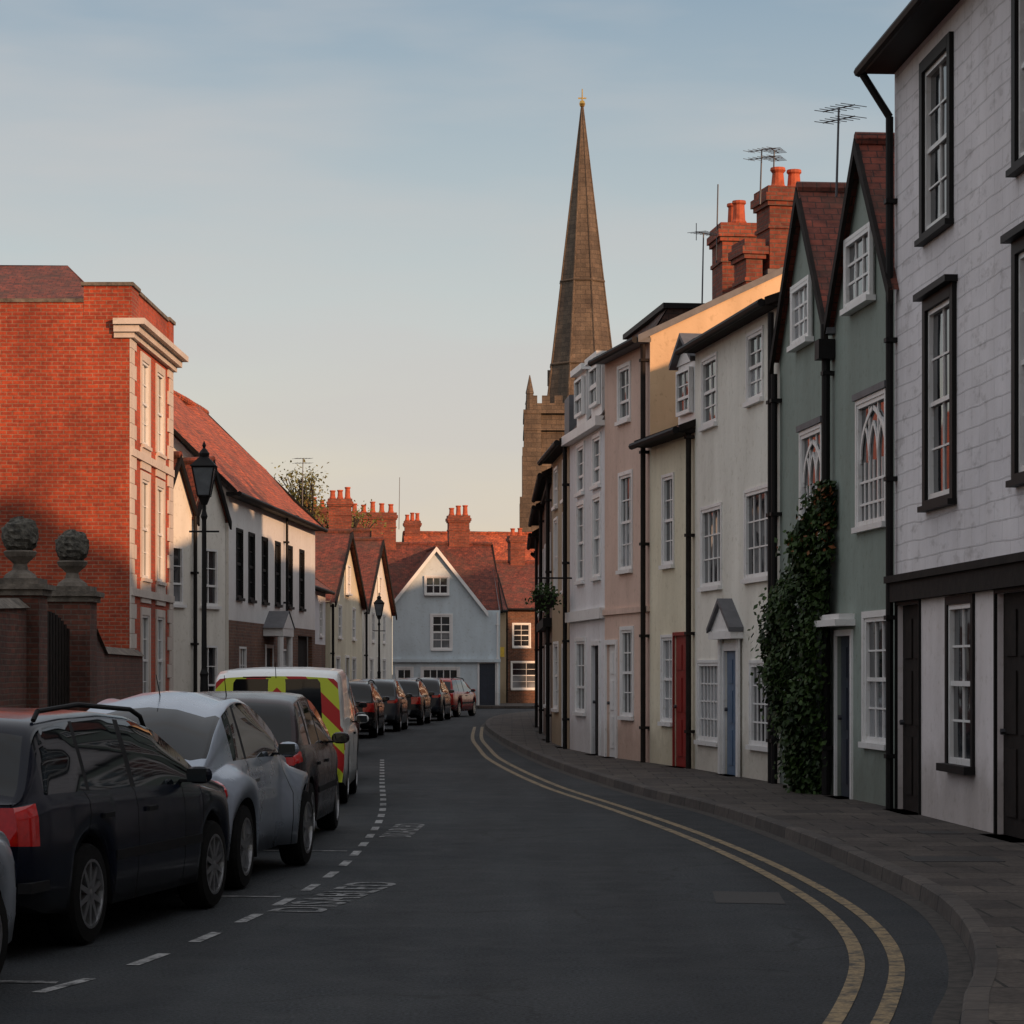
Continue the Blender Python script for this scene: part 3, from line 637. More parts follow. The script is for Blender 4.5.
for k_ in range(4):
    a=math.radians(-90+90*k_); d=Vector((math.cos(a),math.sin(a),0)); t=Vector((-d.y,d.x,0)); c=Vector((CX,CY,zb))+d*1.9
    P=lambda x,y,z:c+t*x+d*y+Vector((0,0,z))
    mb.box8([P(-.45,-.6,.2),P(.45,-.6,.2),P(.45,.55,.2),P(-.45,.55,.2),P(-.45,-.6,2.2),P(.45,-.6,2.2),P(.45,.55,2.2),P(-.45,.55,2.2)],'stone')
    mb.poly([P(-.3,.56,.5),P(.3,.56,.5),P(.3,.56,1.7),P(0,.56,2.3),P(-.3,.56,1.7)],'black')
    mb.poly([P(-.55,.6,2.1),P(0,.6,3.2),P(0,-1.2,3.2),P(-.55,-1.,2.1)],'stone'); mb.poly([P(.55,.6,2.1),P(0,.6,3.2),P(0,-1.2,3.2),P(.55,-1.,2.1)],'stone'); mb.poly([P(-.5,.57,2.15),P(.5,.57,2.15),P(0,.57,3.15)],'stone')
mb.obj('spire',ch)
mb=MB(); gold=m_simple('gilded_vane',(.75,.45,.12),.3,1.)
mb.lathe((CX,CY,42.3),[(.0,0),(.16,.05),(.22,.25),(.16,.45),(.05,.5),(.04,1.3),(0,1.35)],gold,10)
mb.box8([Vector((CX,CY,42.9))+Vector(p) for p in ((-.3,-.02,0),(.3,-.02,0),(.3,.02,0),(-.3,.02,0),(-.3,-.02,.1),(.3,-.02,.1),(.3,.02,.1),(-.3,.02,.1))],gold)
mb.obj('weather_vane',ch)
mb=MB()
bx(mb,CX-1,CX+24,CY-5,CY+6,0,9,'stone'); 
mb.grid((CX-1,CY-5.3,9),(CX+24,CY-5.3,9),(CX+24,CY+.5,12),(CX-1,CY+.5,12),10,3,'slate',.03); mb.grid((CX-1,CY+6.3,9),(CX+24,CY+6.3,9),(CX+24,CY+.5,12),(CX-1,CY+.5,12),10,3,'slate',.03)
mb.obj('nave',ch)

# =================================================================== GROUND
def interp(keys,y):
    if y<=keys[0][0]: return keys[0][1]
    for (a,b),(c,d) in zip(keys[:-1],keys[1:]):
        if y<=c:
            i=keys.index((a,b)); 
            p0=keys[max(i-1,0)][1]; p3=keys[min(i+2,len(keys)-1)][1]
            ya=keys[max(i-1,0)][0]; yd=keys[min(i+2,len(keys)-1)][0]
            m1=(d-p0)/(c-ya)*(c-a); m2=(p3-b)/(yd-a)*(c-a); t=(y-a)/(c-a)
            return (2*t**3-3*t*t+1)*b+(t**3-2*t*t+t)*m1+(-2*t**3+3*t*t)*d+(t**3-t*t)*m2
    return keys[-1][1]
KR=[(-40,.9),(0,1.0),(5,1.15),(8,1.42),(10,1.72),(12.6,2.17),(14.1,2.5),(16.2,2.82),(18.7,3.02),(21.8,2.98),(25.8,2.82),(30.9,2.42),(35.9,1.75),(45,.85),(55,.17),(67,-.42),(79,-.82),(90,-.75),(98,-.2),(105,.9),(110,2.6),(114,5.5),(117,11),(119,20)]
KL=[(-40,-5.2),(5,-5.0),(12,-4.75),(20,-4.25),(28,-4.0),(38,-4.1),(50,-4.5),(62,-5.0),(72,-5.25),(80,-5.0),(88,-4.7),(96,-4.3),(104,-3.9),(112,-3.2),(117,-2.2),(119.5,-1)]
s=NT('asphalt'); o=s.coord('Object')
n1=s.noise(o,.35,3); n2=s.noise(o,45,2,.8); n3=s.noise(o,2.2,3,.7)
col=s.ramp(n1,.3,(.014,.017,.021),.7,(.030,.033,.037)); col=s.mix(1.,col,s.ramp(n2,.35,(.35,.35,.35),.7,(2.0,2.0,1.95)),'MULTIPLY')
col=s.mix(1.,col,s.ramp(n3,.3,(.68,.68,.68),.7,(1.25,1.25,1.25)),'MULTIPLY')
wv=s.noise(s.coord('Object',(1.,.06,1.)),1.3,2); col=s.mix(1.,col,s.ramp(wv,.35,(.72,.72,.72),.65,(1.25,1.25,1.23)),'MULTIPLY')
vv=s.n('ShaderNodeTexVoronoi'); vv.feature='DISTANCE_TO_EDGE'; vv.inputs['Scale'].default_value=.42
dn=s.n('ShaderNodeTexNoise'); dn.inputs['Scale'].default_value=1.5; dn.inputs['Detail'].default_value=3; s.l(o,dn.inputs['Vector'])
vm=s.n('ShaderNodeVectorMath'); vm.operation='MULTIPLY_ADD'; s.l(dn.outputs['Color'],vm.inputs[0]); vm.inputs[1].default_value=(.9,.9,0); s.l(o,vm.inputs[2]); s.l(vm.outputs[0],vv.inputs['Vector'])
crk=s.ramp(vv.outputs['Distance'],.0,(.4,.4,.4),.014,(1,1,1)); col=s.mix(s.ramp(n1,.42,(0,0,0),.56,(.9,.9,.9)),col,s.mix(1.,col,crk,'MULTIPLY'))
b=s.bump(n2,.012,.9); b=s.bump(n3,.02,.3,b)
M['asphalt']=s.fin(col,s.ramp(n3,.3,(.7,)*3,.7,(.9,)*3),b,spec=.25)
s=NT('paving_slabs'); uv=s.coord('UV'); o=s.coord('Object')
br=s.n('ShaderNodeTexBrick'); br.inputs['Scale'].default_value=1.; br.inputs['Brick Width'].default_value=.62; br.inputs['Row Height'].default_value=.62; br.inputs['Mortar Size'].default_value=.012
br.inputs['Color1'].default_value=(.090,.075,.064,1); br.inputs['Color2'].default_value=(.055,.046,.042,1); br.inputs['Mortar'].default_value=(.022,.02,.018,1); s.l(uv,br.inputs['Vector'])
col=s.mix(1.,br.outputs['Color'],s.ramp(s.noise(o,1.2,3),.3,(.6,)*3,.7,(1.25,)*3),'MULTIPLY'); n4=s.noise(o,30,2); col=s.mix(1.,col,s.ramp(n4,.3,(.65,)*3,.7,(1.25,)*3),'MULTIPLY')
b=s.bump(s.math('SUBTRACT',1.,br.outputs['Fac']),.008,.6); b=s.bump(n4,.004,.5,b)
M['pave']=s.fin(col,.85,b,spec=.25)
M['kerb']=m_brick('kerb_stone',(.080,.070,.062),(.048,.043,.039),(.015,.015,.015),.9,2.,.018,0.,.006)
M['soil']=m_simple('ground_soil',(.07,.065,.045),.95,var=.5,sc=1.5,bd=.02)
def worn(name,c,lo=.36,hi=.5):
    s=NT(name); o=s.coord('Object'); n=s.noise(o,7,3,.75); n2=s.noise(o,45,2)
    f_=s.ramp(n,lo,(1,1,1),hi,(0,0,0)); col=s.mix(f_,c,(.030,.032,.034)); col=s.mix(1.,col,s.ramp(n2,.3,(.5,)*3,.6,(1.05,)*3),'MULTIPLY')
    return s.fin(col,.7,s.bump(n2,.003,.5),spec=.3)
M['lw']=worn('road_paint_white',(.34,.34,.34),.36,.54); M['lt']=worn('road_paint_faded',(.24,.24,.24),.36,.58); M['ly']=worn('road_paint_yellow',(.29,.21,.11),.34,.54)
mb=MB(); mb.poly([(-1500,-1500,-.03),(1500,-1500,-.03),(1500,1500,-.03),(-1500,1500,-.03)],'soil'); mb.obj('ground')
mb=MB(); mb.poly([(-30,-60,-.0),(30,-60,-.0),(30,160,-.0),(-30,160,-.0)],'asphalt'); mb.obj('road')
ys=[-40+2*i for i in range(20)]+[0+.8*i for i in range(150)]; ys=sorted(set([y for y in ys if y<=118.9]))
def pavement(name,K,outer,sg):
    mb=MB(); kb=MB(); zk=.12; kw=.14
    for a,b in zip(ys[:-1],ys[1:]):
        xa,xb=interp(K,a),interp(K,b); oa,ob=outer(a),outer(b)
        ka,kb_=xa+sg*kw,xb+sg*kw
        mb.poly([(ka,a,zk),(kb_,b,zk),(ob,b,zk),(oa,a,zk)],'pave',[(ka,a),(kb_,b),(ob,b),(oa,a)])
        L0=a;L1=b
        kb.poly([(xa,a,-.01),(xb,b,-.01),(xb+sg*.015,b,zk-.01),(xa+sg*.015,a,zk-.01)],'kerb',[(L0,.3),(L1,.3),(L1,.42),(L0,.42)])
        kb.poly([(xa+sg*.015,a,zk-.01),(xb+sg*.015,b,zk-.01),(xb+sg*.03,b,zk+.002),(xa+sg*.03,a,zk+.002)],'kerb',[(L0,.42),(L1,.42),(L1,.45),(L0,.45)])
        kb.poly([(xa+sg*.03,a,zk+.002),(xb+sg*.03,b,zk+.002),(kb_,b,zk+.002),(ka,a,zk+.002)],'kerb',[(L0,.45),(L1,.45),(L1,.6),(L0,.6)])
    e=empty(name); mb.obj('paving',e); kb.obj('kerb',e)
pavement('pavement',KR,lambda y:(9 if y<16 else 7) if y<100 else max(9,interp(KR,y)+3),1)
pavement('pavement',KL,lambda y:-14,-1)
mb=MB(); mb.box8([(-12,119.6,-.01),(2,119.6,-.01),(2,131,-.01),(-12,131,-.01),(-12,119.6,.12),(2,119.6,.12),(2,131,.12),(-12,131,.12)],'pave'); mb.obj('pavement')
def ribbon(keys,wd,k,name,z=.004,y0=None,y1=None,step=.3,fn=None):
    mb=MB(); y0=keys[0][0] if y0 is None else y0; y1=keys[-1][0] if y1 is None else y1; n=int((y1-y0)/step)
    pts=[Vector((interp(keys,y0+(y1-y0)*i/n),y0+(y1-y0)*i/n,z)) for i in range(n+1)]
    for i in range(n):
        def off(j):
            a=pts[max(j-1,0)];b=pts[min(j+1,n)];d=(b-a).normalized(); return Vector((d.y,-d.x,0))*wd/2
        mb.poly([pts[i]-off(i),pts[i]+off(i),pts[i+1]+off(i+1),pts[i+1]-off(i+1)],k)
    return mb.obj(name)
Y1=[(5,.40),(8,.72),(10.5,1.1),(13.1,1.66),(15.3,2.03),(17.5,2.2),(20,2.2),(23.5,2.04),(27.5,1.72),(31.6,1.28),(39,.42),(50,-.42),(58,-.75),(66,-1.0),(80,-1.15)]
Y2=[(y,x+.23) for y,x in Y1]
ribbon(Y1,.09,'ly','double_yellow_line'); ribbon(Y2,.09,'ly','double_yellow_line')
M['grit']=m_simple('gutter_grit',(.050,.043,.037),.95,var=.7,sc=9,bd=.006)
G_=[(y,x-.07) for y,x in KR if 5<=y<=90]; ribbon(G_,.13,'grit','gutter_grit',z=.002)
BL=[(11,-3.2),(12.5,-2.86),(13.5,-2.58),(14.8,-2.24),(17.1,-1.90),(20.8,-1.56),(24.8,-1.46),(30.9,-1.55),(40,-2.0),(52,-2.6)]
mb=MB(); y=11.2
while y<50:
    a,b=y,y+.62; xa,xb=interp(BL,a),interp(BL,b); d=Vector((xb-xa,b-a,0)).normalized(); q=Vector((d.y,-d.x,0))*.04
    A=Vector((xa,a,.004));B=Vector((xb,b,.004)); mb.poly([A-q,A+q,B+q,B-q],'lw'); y+=1.28
for yy in (14.2,19.6,24.6):
    x=interp(BL,yy); mb.poly([(x-.9,yy-.05+.1,.0045),(x-.1,yy-.05,.0045),(x-.1,yy+.05,.0045),(x-.9,yy+.15,.0045)],'lt')
mb.obj('parking_bay_marking')
def rtext(txt,loc,ang,size,sx):
    c=bpy.data.curves.new('t','FONT'); c.body=txt; c.size=size; c.space_character=1.1; c.offset=.006; o=bpy.data.objects.new('t',c); COL.objects.link(o)
    bpy.context.view_layer.update(); me=bpy.data.meshes.new_from_object(o.evaluated_get(bpy.context.evaluated_depsgraph_get()))
    bpy.data.objects.remove(o); me.materials.clear(); me.materials.append(M['lt'])
    ob=bpy.data.objects.new('road_lettering',me); COL.objects.link(ob); ob.location=loc; ob.rotation_euler=(0,0,ang); ob.scale=(sx,1,1)
rtext('DISABLED',(-1.36,18.3,.005),math.radians(80),.56,1.0)
rtext('DISABLED',(-1.05,26.6,.005),math.radians(88),.46,1.1)
M['patch']=m_simple('asphalt_patch',(.036,.033,.031),.85,var=.3,sc=30,bd=.003)
M['iron']=m_simple('cast_iron',(.03,.027,.026),.7,.2,var=.4,sc=20,bd=.005)
mb=MB(); mb.poly([(1.5,19.1,.0035),(2.0,19.0,.0035),(2.05,20.0,.0035),(1.55,20.1,.0035)],'patch'); mb.obj('road_repair_patch')
mb=MB()
for (x,y,w_,l_) in ((3.35,21.6,.75,.6),(3.7,15.6,.5,.5),(4.0,25.3,.4,.4)):
    mb.box8([(x,y,.11),(x+w_,y,.11),(x+w_,y+l_,.11),(x,y+l_,.11),(x,y,.124),(x+w_,y,.124),(x+w_,y+l_,.124),(x,y+l_,.124)],'iron')
mb.obj('inspection_cover')
# =================================================================== GARDEN WALL + PIERS (left)
M['lichen']=m_simple('lichen_stone',(.12,.11,.09),.95,var=.85,sc=14,bd=.05)
def pier(x,y,name='gate_pier'):
    e=empty(name); mb=MB(); r=.31
    bx(mb,x-r,x+r,y-r,y+r,0,2.72,'brickdark'); bx(mb,x-r-.04,x+r+.04,y-r-.04,y+r+.04,0,.35,'brickdark')
    mb.obj('pier',e); mb=MB()
    bx(mb,x-r-.05,x+r+.05,y-r-.05,y+r+.05,2.721,2.80,'cap'); bx(mb,x-r-.1,x+r+.1,y-r-.1,y+r+.1,2.801,2.87,'cap'); bx(mb,x-r,x+r,y-r,y+r,2.871,2.95,'cap')
    mb.lathe((x,y,2.95),[(.24,0),(.2,.06),(.11,.12),(.09,.2),(.13,.24),(.2,.3),(.23,.36),(.2,.38)],'cap',16); mb.obj('cap',e)
    mb=MB()
    def q(i,j):
        a=2*math.pi*i/28; t=math.pi*j/16; p=Vector((math.sin(t)*math.cos(a),math.sin(t)*math.sin(a),math.cos(t))); rr=.245*(1+.14*noise.noise(p*6)+.16*noise.noise(p*15+Vector((x,0,0)))); return Vector((x,y,3.53))+p*rr
    for i in range(28):
        for j in range(16): mb.poly([q(i,j),q(i+1,j),q(i+1,j+1),q(i,j+1)],'lichen',None,False)
    mb.obj('ball_finial',e,True)
pier(-6.62,35); pier(-6.46,38.2)
e=empty('garden_wall'); mb=MB()
def wallseg(mb,a,b,h0,h1,t=.17,k='brickdark'):
    n=max(1,int(math.dist(a,b)/1.)); 
    f_=Fr(a,b); 
    for i in range(n):
        u0,u1=f_.L*i/n,f_.L*(i+1)/n; z0,z1=h0+(h1-h0)*i/n,h0+(h1-h0)*(i+1)/n
        mb.box8([f_(u0,-t,0),f_(u1,-t,0),f_(u1,t,0),f_(u0,t,0),f_(u0,-t,z0),f_(u1,-t,z1),f_(u1,t,z1),f_(u0,t,z0)],k)
        mb.box8([f_(u0,-t-.05,z0+.001),f_(u1,-t-.05,z1+.001),f_(u1,t+.05,z1+.001),f_(u0,t+.05,z0+.001),f_(u0,-t*.4,z0+.13),f_(u1,-t*.4,z1+.13),f_(u1,t*.4,z1+.13),f_(u0,t*.4,z0+.13)],'cap')
wallseg(mb,(-6.45,38.6),(-6.9,43),2.5,2.0); wallseg(mb,(-6.9,43),(-7.4,50.9),2.0,2.0)
wallseg(mb,(-6.63,34.6),(-7.0,26),2.55,2.3); wallseg(mb,(-7.0,26),(-8.5,-20),2.3,2.3)
mb.obj('wall',e)
mb=MB(); 
for i in range(14):
    x=-6.6+.14*i/14; y=35.35+i*.18; bx(mb,x-.03,x+.03,y,y+.15,.12,2.3+.25*math.sin(math.pi*(i+.5)/14),'dkwood')
bx(mb,-6.64,-6.42,35.32,37.9,.6,.7,'dkwood'); mb.obj('timber_gate')

# =================================================================== LAMPS
M['lampglass']=m_simple('lamp_glass',(.13,.14,.15),.1,spec=.8)
def lamp(x,y,H,name='street_lamp'):
    e=empty(name); mb=MB()
    mb.lathe((x,y,.12),[(.0,0),(.15,0),(.15,.1),(.11,.16),(.10,.75),(.12,.8),(.075,.9),(.055,1.5),(.065,1.55),(.04,1.62),(.033,H-1.15),(.052,H-1.1),(.03,H-1.02),(.028,H-.85),(.07,H-.82),(0,H-.82)],'black',14)
    mb.cyl((x-.22,y,H-1.2),(x+.22,y,H-1.2),.014,.014,'black',8); mb.obj('post',e)
    mb=MB(); z0=H-.68; z1=H-.26
    def c(r,z): return [Vector((x+r*a,y+r*b,z)) for a,b in ((-1,-1),(1,-1),(1,1),(-1,1))]
    A,B=c(.085,z0),c(.16,z1)
    for i in range(4): mb.poly([A[i],A[(i+1)%4],B[(i+1)%4],B[i]],'lampglass')
    for i in range(4):
        mb.cyl(A[i],B[i],.012,.012,'black',6); mb.cyl(B[i],B[(i+1)%4],.016,.016,'black',6); mb.cyl(A[i],A[(i+1)%4],.014,.014,'black',6)
    C,D=c(.19,z1+.01),c(.06,z1+.15)
    for i in range(4): mb.poly([C[i],C[(i+1)%4],D[(i+1)%4],D[i]],'black')
    mb.poly(C,'black'); mb.lathe((x,y,z1+.15),[(.07,0),(.08,.05),(.045,.1),(.018,.13),(.03,.17),(0,.24)],'black',10); mb.lathe((x,y,z0-.06),[(.045,-.07),(.09,.045),(.0,.055)],'black',10)
    mb.obj('lantern',e)
lamp(-4.5,38.,4.95); lamp(-4.55,89.,4.3)

# =================================================================== IVY + TREE
def m_leaf(name,c1,c2):
    s=NT(name); o=s.coord('Object'); n=s.noise(o,3.5,3); n2=s.noise(o,18,2)
    col=s.mix(s.ramp(n,.35,(0,)*3,.65,(1,)*3),c1,c2); col=s.mix(1.,col,s.ramp(n2,.3,(.6,)*3,.7,(1.3,)*3),'MULTIPLY'); return s.fin(col,.6,spec=.25)
M['leaf']=m_leaf('ivy_leaf',(.010,.024,.005),(.038,.075,.012)); M['sprleaf']=m_leaf('spring_leaf',(.12,.12,.03),(.22,.20,.06)); M['rustleaf']=m_leaf('rust_leaf',(.16,.05,.015),(.22,.09,.03))
M['bark']=m_simple('bark',(.06,.045,.035),.9,var=.5,sc=10,bd=.02)
gf=Fr((4.43,30.1),(3.79,36.8)); e=empty('climbing_ivy'); mb=MB(); ex=MB()
def ivy_env(z):
    keys=[(0,(3.5,4.4,.25)),(.5,(3.3,4.9,.40)),(1.2,(3.15,5.4,.52)),(2.0,(3.08,5.7,.58)),(2.6,(3.05,5.6,.5)),(3.1,(2.95,4.7,.42)),(3.5,(2.95,4.0,.34)),(4.1,(3.0,3.5,.14))]
    for (a,p),(b,q) in zip(keys[:-1],keys[1:]):
        if z<=b: t=(z-a)/(b-a); return [p[i]*(1-t)+q[i]*t for i in range(3)]
    return keys[-1][1]
for i in range(16000):
    z=U(.1,4.1); u0,u1,t=ivy_env(z); u=U(u0,u1); x=(u-u0)/(u1-u0)*2-1
    depth=t*math.sqrt(max(0,1-x*x*.9)); depth*=1+.6*noise.noise(Vector((u*1.8,z*1.8,3)))
    w=depth*(1-.55*R()**2.); 
    if R()<.12: w+=U(0,.18)
    if noise.noise(Vector((u*3,z*3,9)))<-.42 : continue
    c=gf(u+U(-.1,.1),max(.02,w),z+U(-.05,.05)); s0=U(.025,.055); a=Vector((U(-1,1),U(-1,1),U(-1,1))).normalized(); n_=(gf.n*1.0+Vector((U(-1,1),U(-1,1),U(-.2,1.3)))).normalized()
    a=n_.cross(a).normalized(); b=n_.cross(a)
    mb.poly([c-a*s0,c+b*s0*.7,c+a*s0*1.1,c-b*s0*.7],'rustleaf' if (z>3.2 and u<3.9 and R()<.12) else 'leaf')
for z in [.2*i for i in range(1,19)]:
    u0,u1,t=ivy_env(z)
    ex.cyl(gf((u0+u1)/2+.1*math.sin(z*3),.08,z-.2),gf((u0+u1)/2+.1*math.sin(z*3+.6),.08,z),.05,.045,'bark',6)
mb.obj('leaves',e); ex.obj('stems',e)

def tree(x,y,H,rad,leafk,n=5000,name='tree',lf=.14,sp_=.035):
    e=empty(name); mb=MB(); lv=MB(); tips=[]
    def br(p,d,l,r,dep):
        q=p+d*l; mb.cyl(p,q,r,r*.65,'bark',7,False)
        if dep==0: tips.append(q); return
        for i in range(3 if dep>1 else 4):
            nd=(d+Vector((U(-1,1),U(-1,1),U(-.1,.7)))*rad).normalized(); br(q,nd,l*U(.6,.8),r*.6,dep-1)
        tips.append(q)
    br(Vector((x,y,0)),Vector((0,0,1)),H*.33,H*.022,4)
    for i in range(n):
        t=random.choice(tips); g=Vector((random.gauss(0,1),random.gauss(0,1),random.gauss(0,.8)))*H*sp_; c=t+g
        a=Vector((U(-1,1),U(-1,1),U(-1,1))).normalized(); b=a.cross(Vector((U(-1,1),U(-1,1),1))).normalized(); s0=U(.5,1)*lf
        lv.poly([c-a*s0,c+b*s0*.6,c+a*s0,c-b*s0*.6],leafk)
    mb.obj('trunk',e); lv.obj('crown',e)
tree(-8.5,119,10.8,.36,'sprleaf',3000,lf=.10,sp_=.035); tree(-15,40,8,.75,'leaf',4000)

# =================================================================== AERIALS
aerial((4.03,32.3,7.6),1.1,1,2.1,sc=1.0); aerial((4.35,45.6,9.9),.95,1,2.3); aerial((4.65,46.4,9.8),1.2,1,1.2)
aerial((3.9,49.6,9.5),1.5,2,0); aerial((3.55,48.6,8.4),1.5,0,1.0); aerial((-6.3,78,6.0),2.1,1,.6,sc=.9); aerial((-5.0,115,8),2.3,2,0)

# =================================================================== CARS
M['tyre']=m_simple('tyre_rubber',(.010,.010,.010),.95,var=.3,sc=20,spec=.15); M['rim']=m_simple('alloy_rim',(.34,.34,.35),.35,.9,var=.2)
M['carglass']=m_simple('car_glass',(.005,.007,.009),.03,0,.0,.2,1,0,.45); M['trim']=m_simple('car_black_trim',(.010,.010,.011),.7,var=.2,spec=.2)
M['tail']=m_simple('tail_lamp_red',(.50,.010,.008),.15,0,.4,.2,25); M['head']=m_simple('headlamp',(.5,.5,.5),.1,.3,1.); M['platey']=m_simple('plate_yellow',(.6,.45,.05),.5,var=.1); M['platew']=m_simple('plate_white',(.6,.6,.58),.5,var=.1)
M['seam']=m_simple('panel_gap',(.004,.004,.004),.95,spec=.1); M['amber']=m_simple('indicator_lens',(.45,.30,.25),.15,0,.5)
s=NT('hi_vis_chevrons'); uv=s.coord('Object'); sp_=s.n('ShaderNodeSeparateXYZ'); s.l(uv,sp_.inputs[0])
ay=s.math('ABSOLUTE',sp_.outputs[1]); v=s.math('ADD',s.math('MULTIPLY',ay,1.0),sp_.outputs[2]); fr_=s.math('FRACT',s.math('DIVIDE',v,.5)); st=s.math('GREATER_THAN',fr_,.5)
M['chev']=s.fin(s.mix(st,(.62,.70,.05),(.50,.02,.02)),.4)
def paint(name,c,metal=.0,rough=.28,coat=.5,spec=.4):
    s=NT(name); o=s.coord('Object'); n=s.noise(o,3,3); sep=s.n('ShaderNodeSeparateXYZ'); s.l(o,sep.inputs[0])
    dirt=s.ramp(s.math('ADD',sep.outputs[2],s.math('MULTIPLY',n,-.35)),.0,(.4,)*3,.3,(0,)*3)
    col=s.mix(dirt,tuple(c),(.04,.034,.028)); r=s.ramp(n,.3,(rough*.8,)*3,.7,(rough*1.4,)*3)
    return s.fin(col,r,None,metal,coat,spec)
def lin(keys,x):
    if x<=keys[0][0]: return keys[0][1]
    for (a,b),(c,d) in zip(keys[:-1],keys[1:]):
        if x<=c: return b+(d-b)*(x-a)/(c-a)
    return keys[-1][1]
def smooth_k(keys,x,r=.07): return (lin(keys,x-r)+lin(keys,x-r/2)*2+lin(keys,x)*2+lin(keys,x+r/2)*2+lin(keys,x+r))/8
def car(name,P,contact,ang,body,wheelx_is='rear'):
    L=P['L']; xr,xf=P['wx']; wr=P['r']; e=empty(name)
    k=body
    xs=set([round(i*.04,4) for i in range(int(L/.04)+1)]+[L,.01,.025,L-.01,L-.025])
    for sx in P['seams']: xs|={sx,sx+.012}
    for a,b in P['pil']: xs|={a,b}
    xs=sorted(x for x in xs if 0<=x<=L); ra=wr+.055
    def sec(x):
        w=smooth_k(P['w'],x); zt=smooth_k(P['zt'],x,P.get('sm',.07)); zb=min(smooth_k(P['zb'],x),zt-.03); z0=lin(P['z0'],x)
        for xw in (xr,xf):
            dx=abs(x-xw)
            if dx<ra: z0=max(z0,min(wr+math.sqrt(ra*ra-dx*dx),zb-.08))
        g=zt-zb; tum=P.get('tum',.30)
        fb=0
        for xw in (xr,xf): fb=max(fb,P.get('fender',0)*max(0,1-((x-xw)/.68)**2)**.5 if abs(x-xw)<.68 else 0)
        if P.get('fender'): fb=max(fb,.02)
        wb=w*.97; wR=max(.3,wb-g*tum) if g>.1 else wb-g*tum
        fl=P.get('flat',.05)
        return [(w*.80,z0),(w*.97+fb,z0),(w*1.0+fb,z0+(zb-z0)*.3),(w*1.005+fb*.94,z0+(zb-z0)*.60),(w*.995+fb*.10,z0+(zb-z0)*.86),(wb,zb),(wb-.02,zb+g*.05),(wb+(wR-wb)*.5,zb+g*.46),(wR+.01,zt-max(.03,g*.12)),(wR*.95,zt-.03),(wR*.80,zt-.010-fl*.1),(wR*.40,zt+fl*.05),(0,zt+fl*.1)]
    S=[sec(x) for x in xs]; nR=len(S[0]); mb=MB()
    gx0,gx1=P['side']; pil=P['pil']; rw0,rw1=P['rearw']; fw0,fw1=P['frontw']; gj=P.get('gj',9)
    for i in range(len(xs)-1):
        xm=(xs[i]+xs[i+1])/2; seam=any(abs(xm-(q+.006))<.004 for q in P['seams'])
        for j in range(nR-1):
            kk=k
            if 6<=j<=7 and gx0<xm<gx1 and not any(a<xm<b for a,b in pil): kk='carglass'
            if 6<=j<=7 and gx0<xm<gx1 and any(a<xm<b for a,b in pil): kk='trim'
            if j>=gj and (rw0<xm<rw1 or fw0<xm<fw1): kk='carglass'
            if j==0: kk='trim'
            if seam and 1<=j<=5: kk='seam'
            t0,t1,tj=P['tailj'] 
            if xm<t0 and j in tj: kk='tail'
            if xm>L-t1 and j in (3,): kk='head'
            for sg in (1,-1):
                pts=[(xs[i],sg*S[i][j][0],S[i][j][1]),(xs[i+1],sg*S[i+1][j][0],S[i+1][j][1]),(xs[i+1],sg*S[i+1][j+1][0],S[i+1][j+1][1]),(xs[i],sg*S[i][j+1][0],S[i][j+1][1])]
                mb.poly(pts if sg<0 else pts[::-1],kk,None,True)
        mb.poly([(xs[i],S[i][0][0],S[i][0][1]),(xs[i],-S[i][0][0],S[i][0][1]),(xs[i+1],-S[i+1][0][0],S[i+1][0][1]),(xs[i+1],S[i+1][0][0],S[i+1][0][1])],'trim')
    nc=14
    for end in (0,1):
        i=0 if end==0 else len(xs)-1; bul=-.07 if end==0 else .10; x=xs[i]
        Wm=max(p[0] for p in S[i])
        def cp(j,c):
            y,z=S[i][j]; yy=y*(1-2*c/nc); zr=(z-S[i][0][1])/(S[i][-1][1]-S[i][0][1]); return Vector((x+bul*(1-(yy/Wm)**2)*(1-.4*zr)*(P.get('capb',1)),yy,z))
        for j in range(nR-1):
            for c in range(nc):
                kk=k; edge=min(c,nc-1-c)
                if end==0:
                    if edge<P.get('tailc',2) and j in P['tailj'][2]: kk='tail'
                    if P.get('chev') and j>=1: kk='chev'
                    if j==0: kk='trim'
                    if P.get('chev') and 5<=j<=8 and 1<edge and c not in (6,7): kk='carglass'
                else:
                    if edge<3 and j==3: kk='head'
                    if j in (1,) and 3<edge: kk='trim'
                    if j==3 and 3<edge: kk='trim'
                    if j==0: kk='trim'
                mb.poly([cp(j,c),cp(j,c+1),cp(j+1,c+1),cp(j+1,c)],kk,None,True)
    bo=mb.obj('body',e,True)
    mb=MB(); Wd=max(a for _,a in P['w'])
    def B(x0,x1,y0,y1,z0,z1,k_): bx(mb,x0,x1,y0,y1,z0,z1,k_)
    B(-.085,-.06,-.26,.26,P['pz'],P['pz']+.11,'platey'); B(L+.09,L+.115,-.26,.26,.38,.49,'platew')
    for sg in (-1,1):
        xm=P['mirx']; zm=lin(P['zb'],xm)+.08
        mt=Matrix.Diagonal((.055,.095,.062)); yy=sg*(Wd+.08)
        mb.lathe((xm,yy,zm),[(math.sin(math.pi*t/8)**.7,-math.cos(math.pi*t/8)) for t in range(9)],k,12,mt)
        B(xm-.062,xm-.052,yy-.07,yy+.07,zm-.045,zm+.045,'carglass')
        B(xm-.03,xm+.03,min(yy,sg*(Wd-.08)),max(yy,sg*(Wd-.08)),zm-.05,zm-.03,'trim')
        for hx in P['handles']: B(hx,hx+.17,min(sg*(Wd-.02),sg*(Wd+.022)),max(sg*(Wd-.02),sg*(Wd+.022)),P['hz'],P['hz']+.03,P.get('hk','trim'))
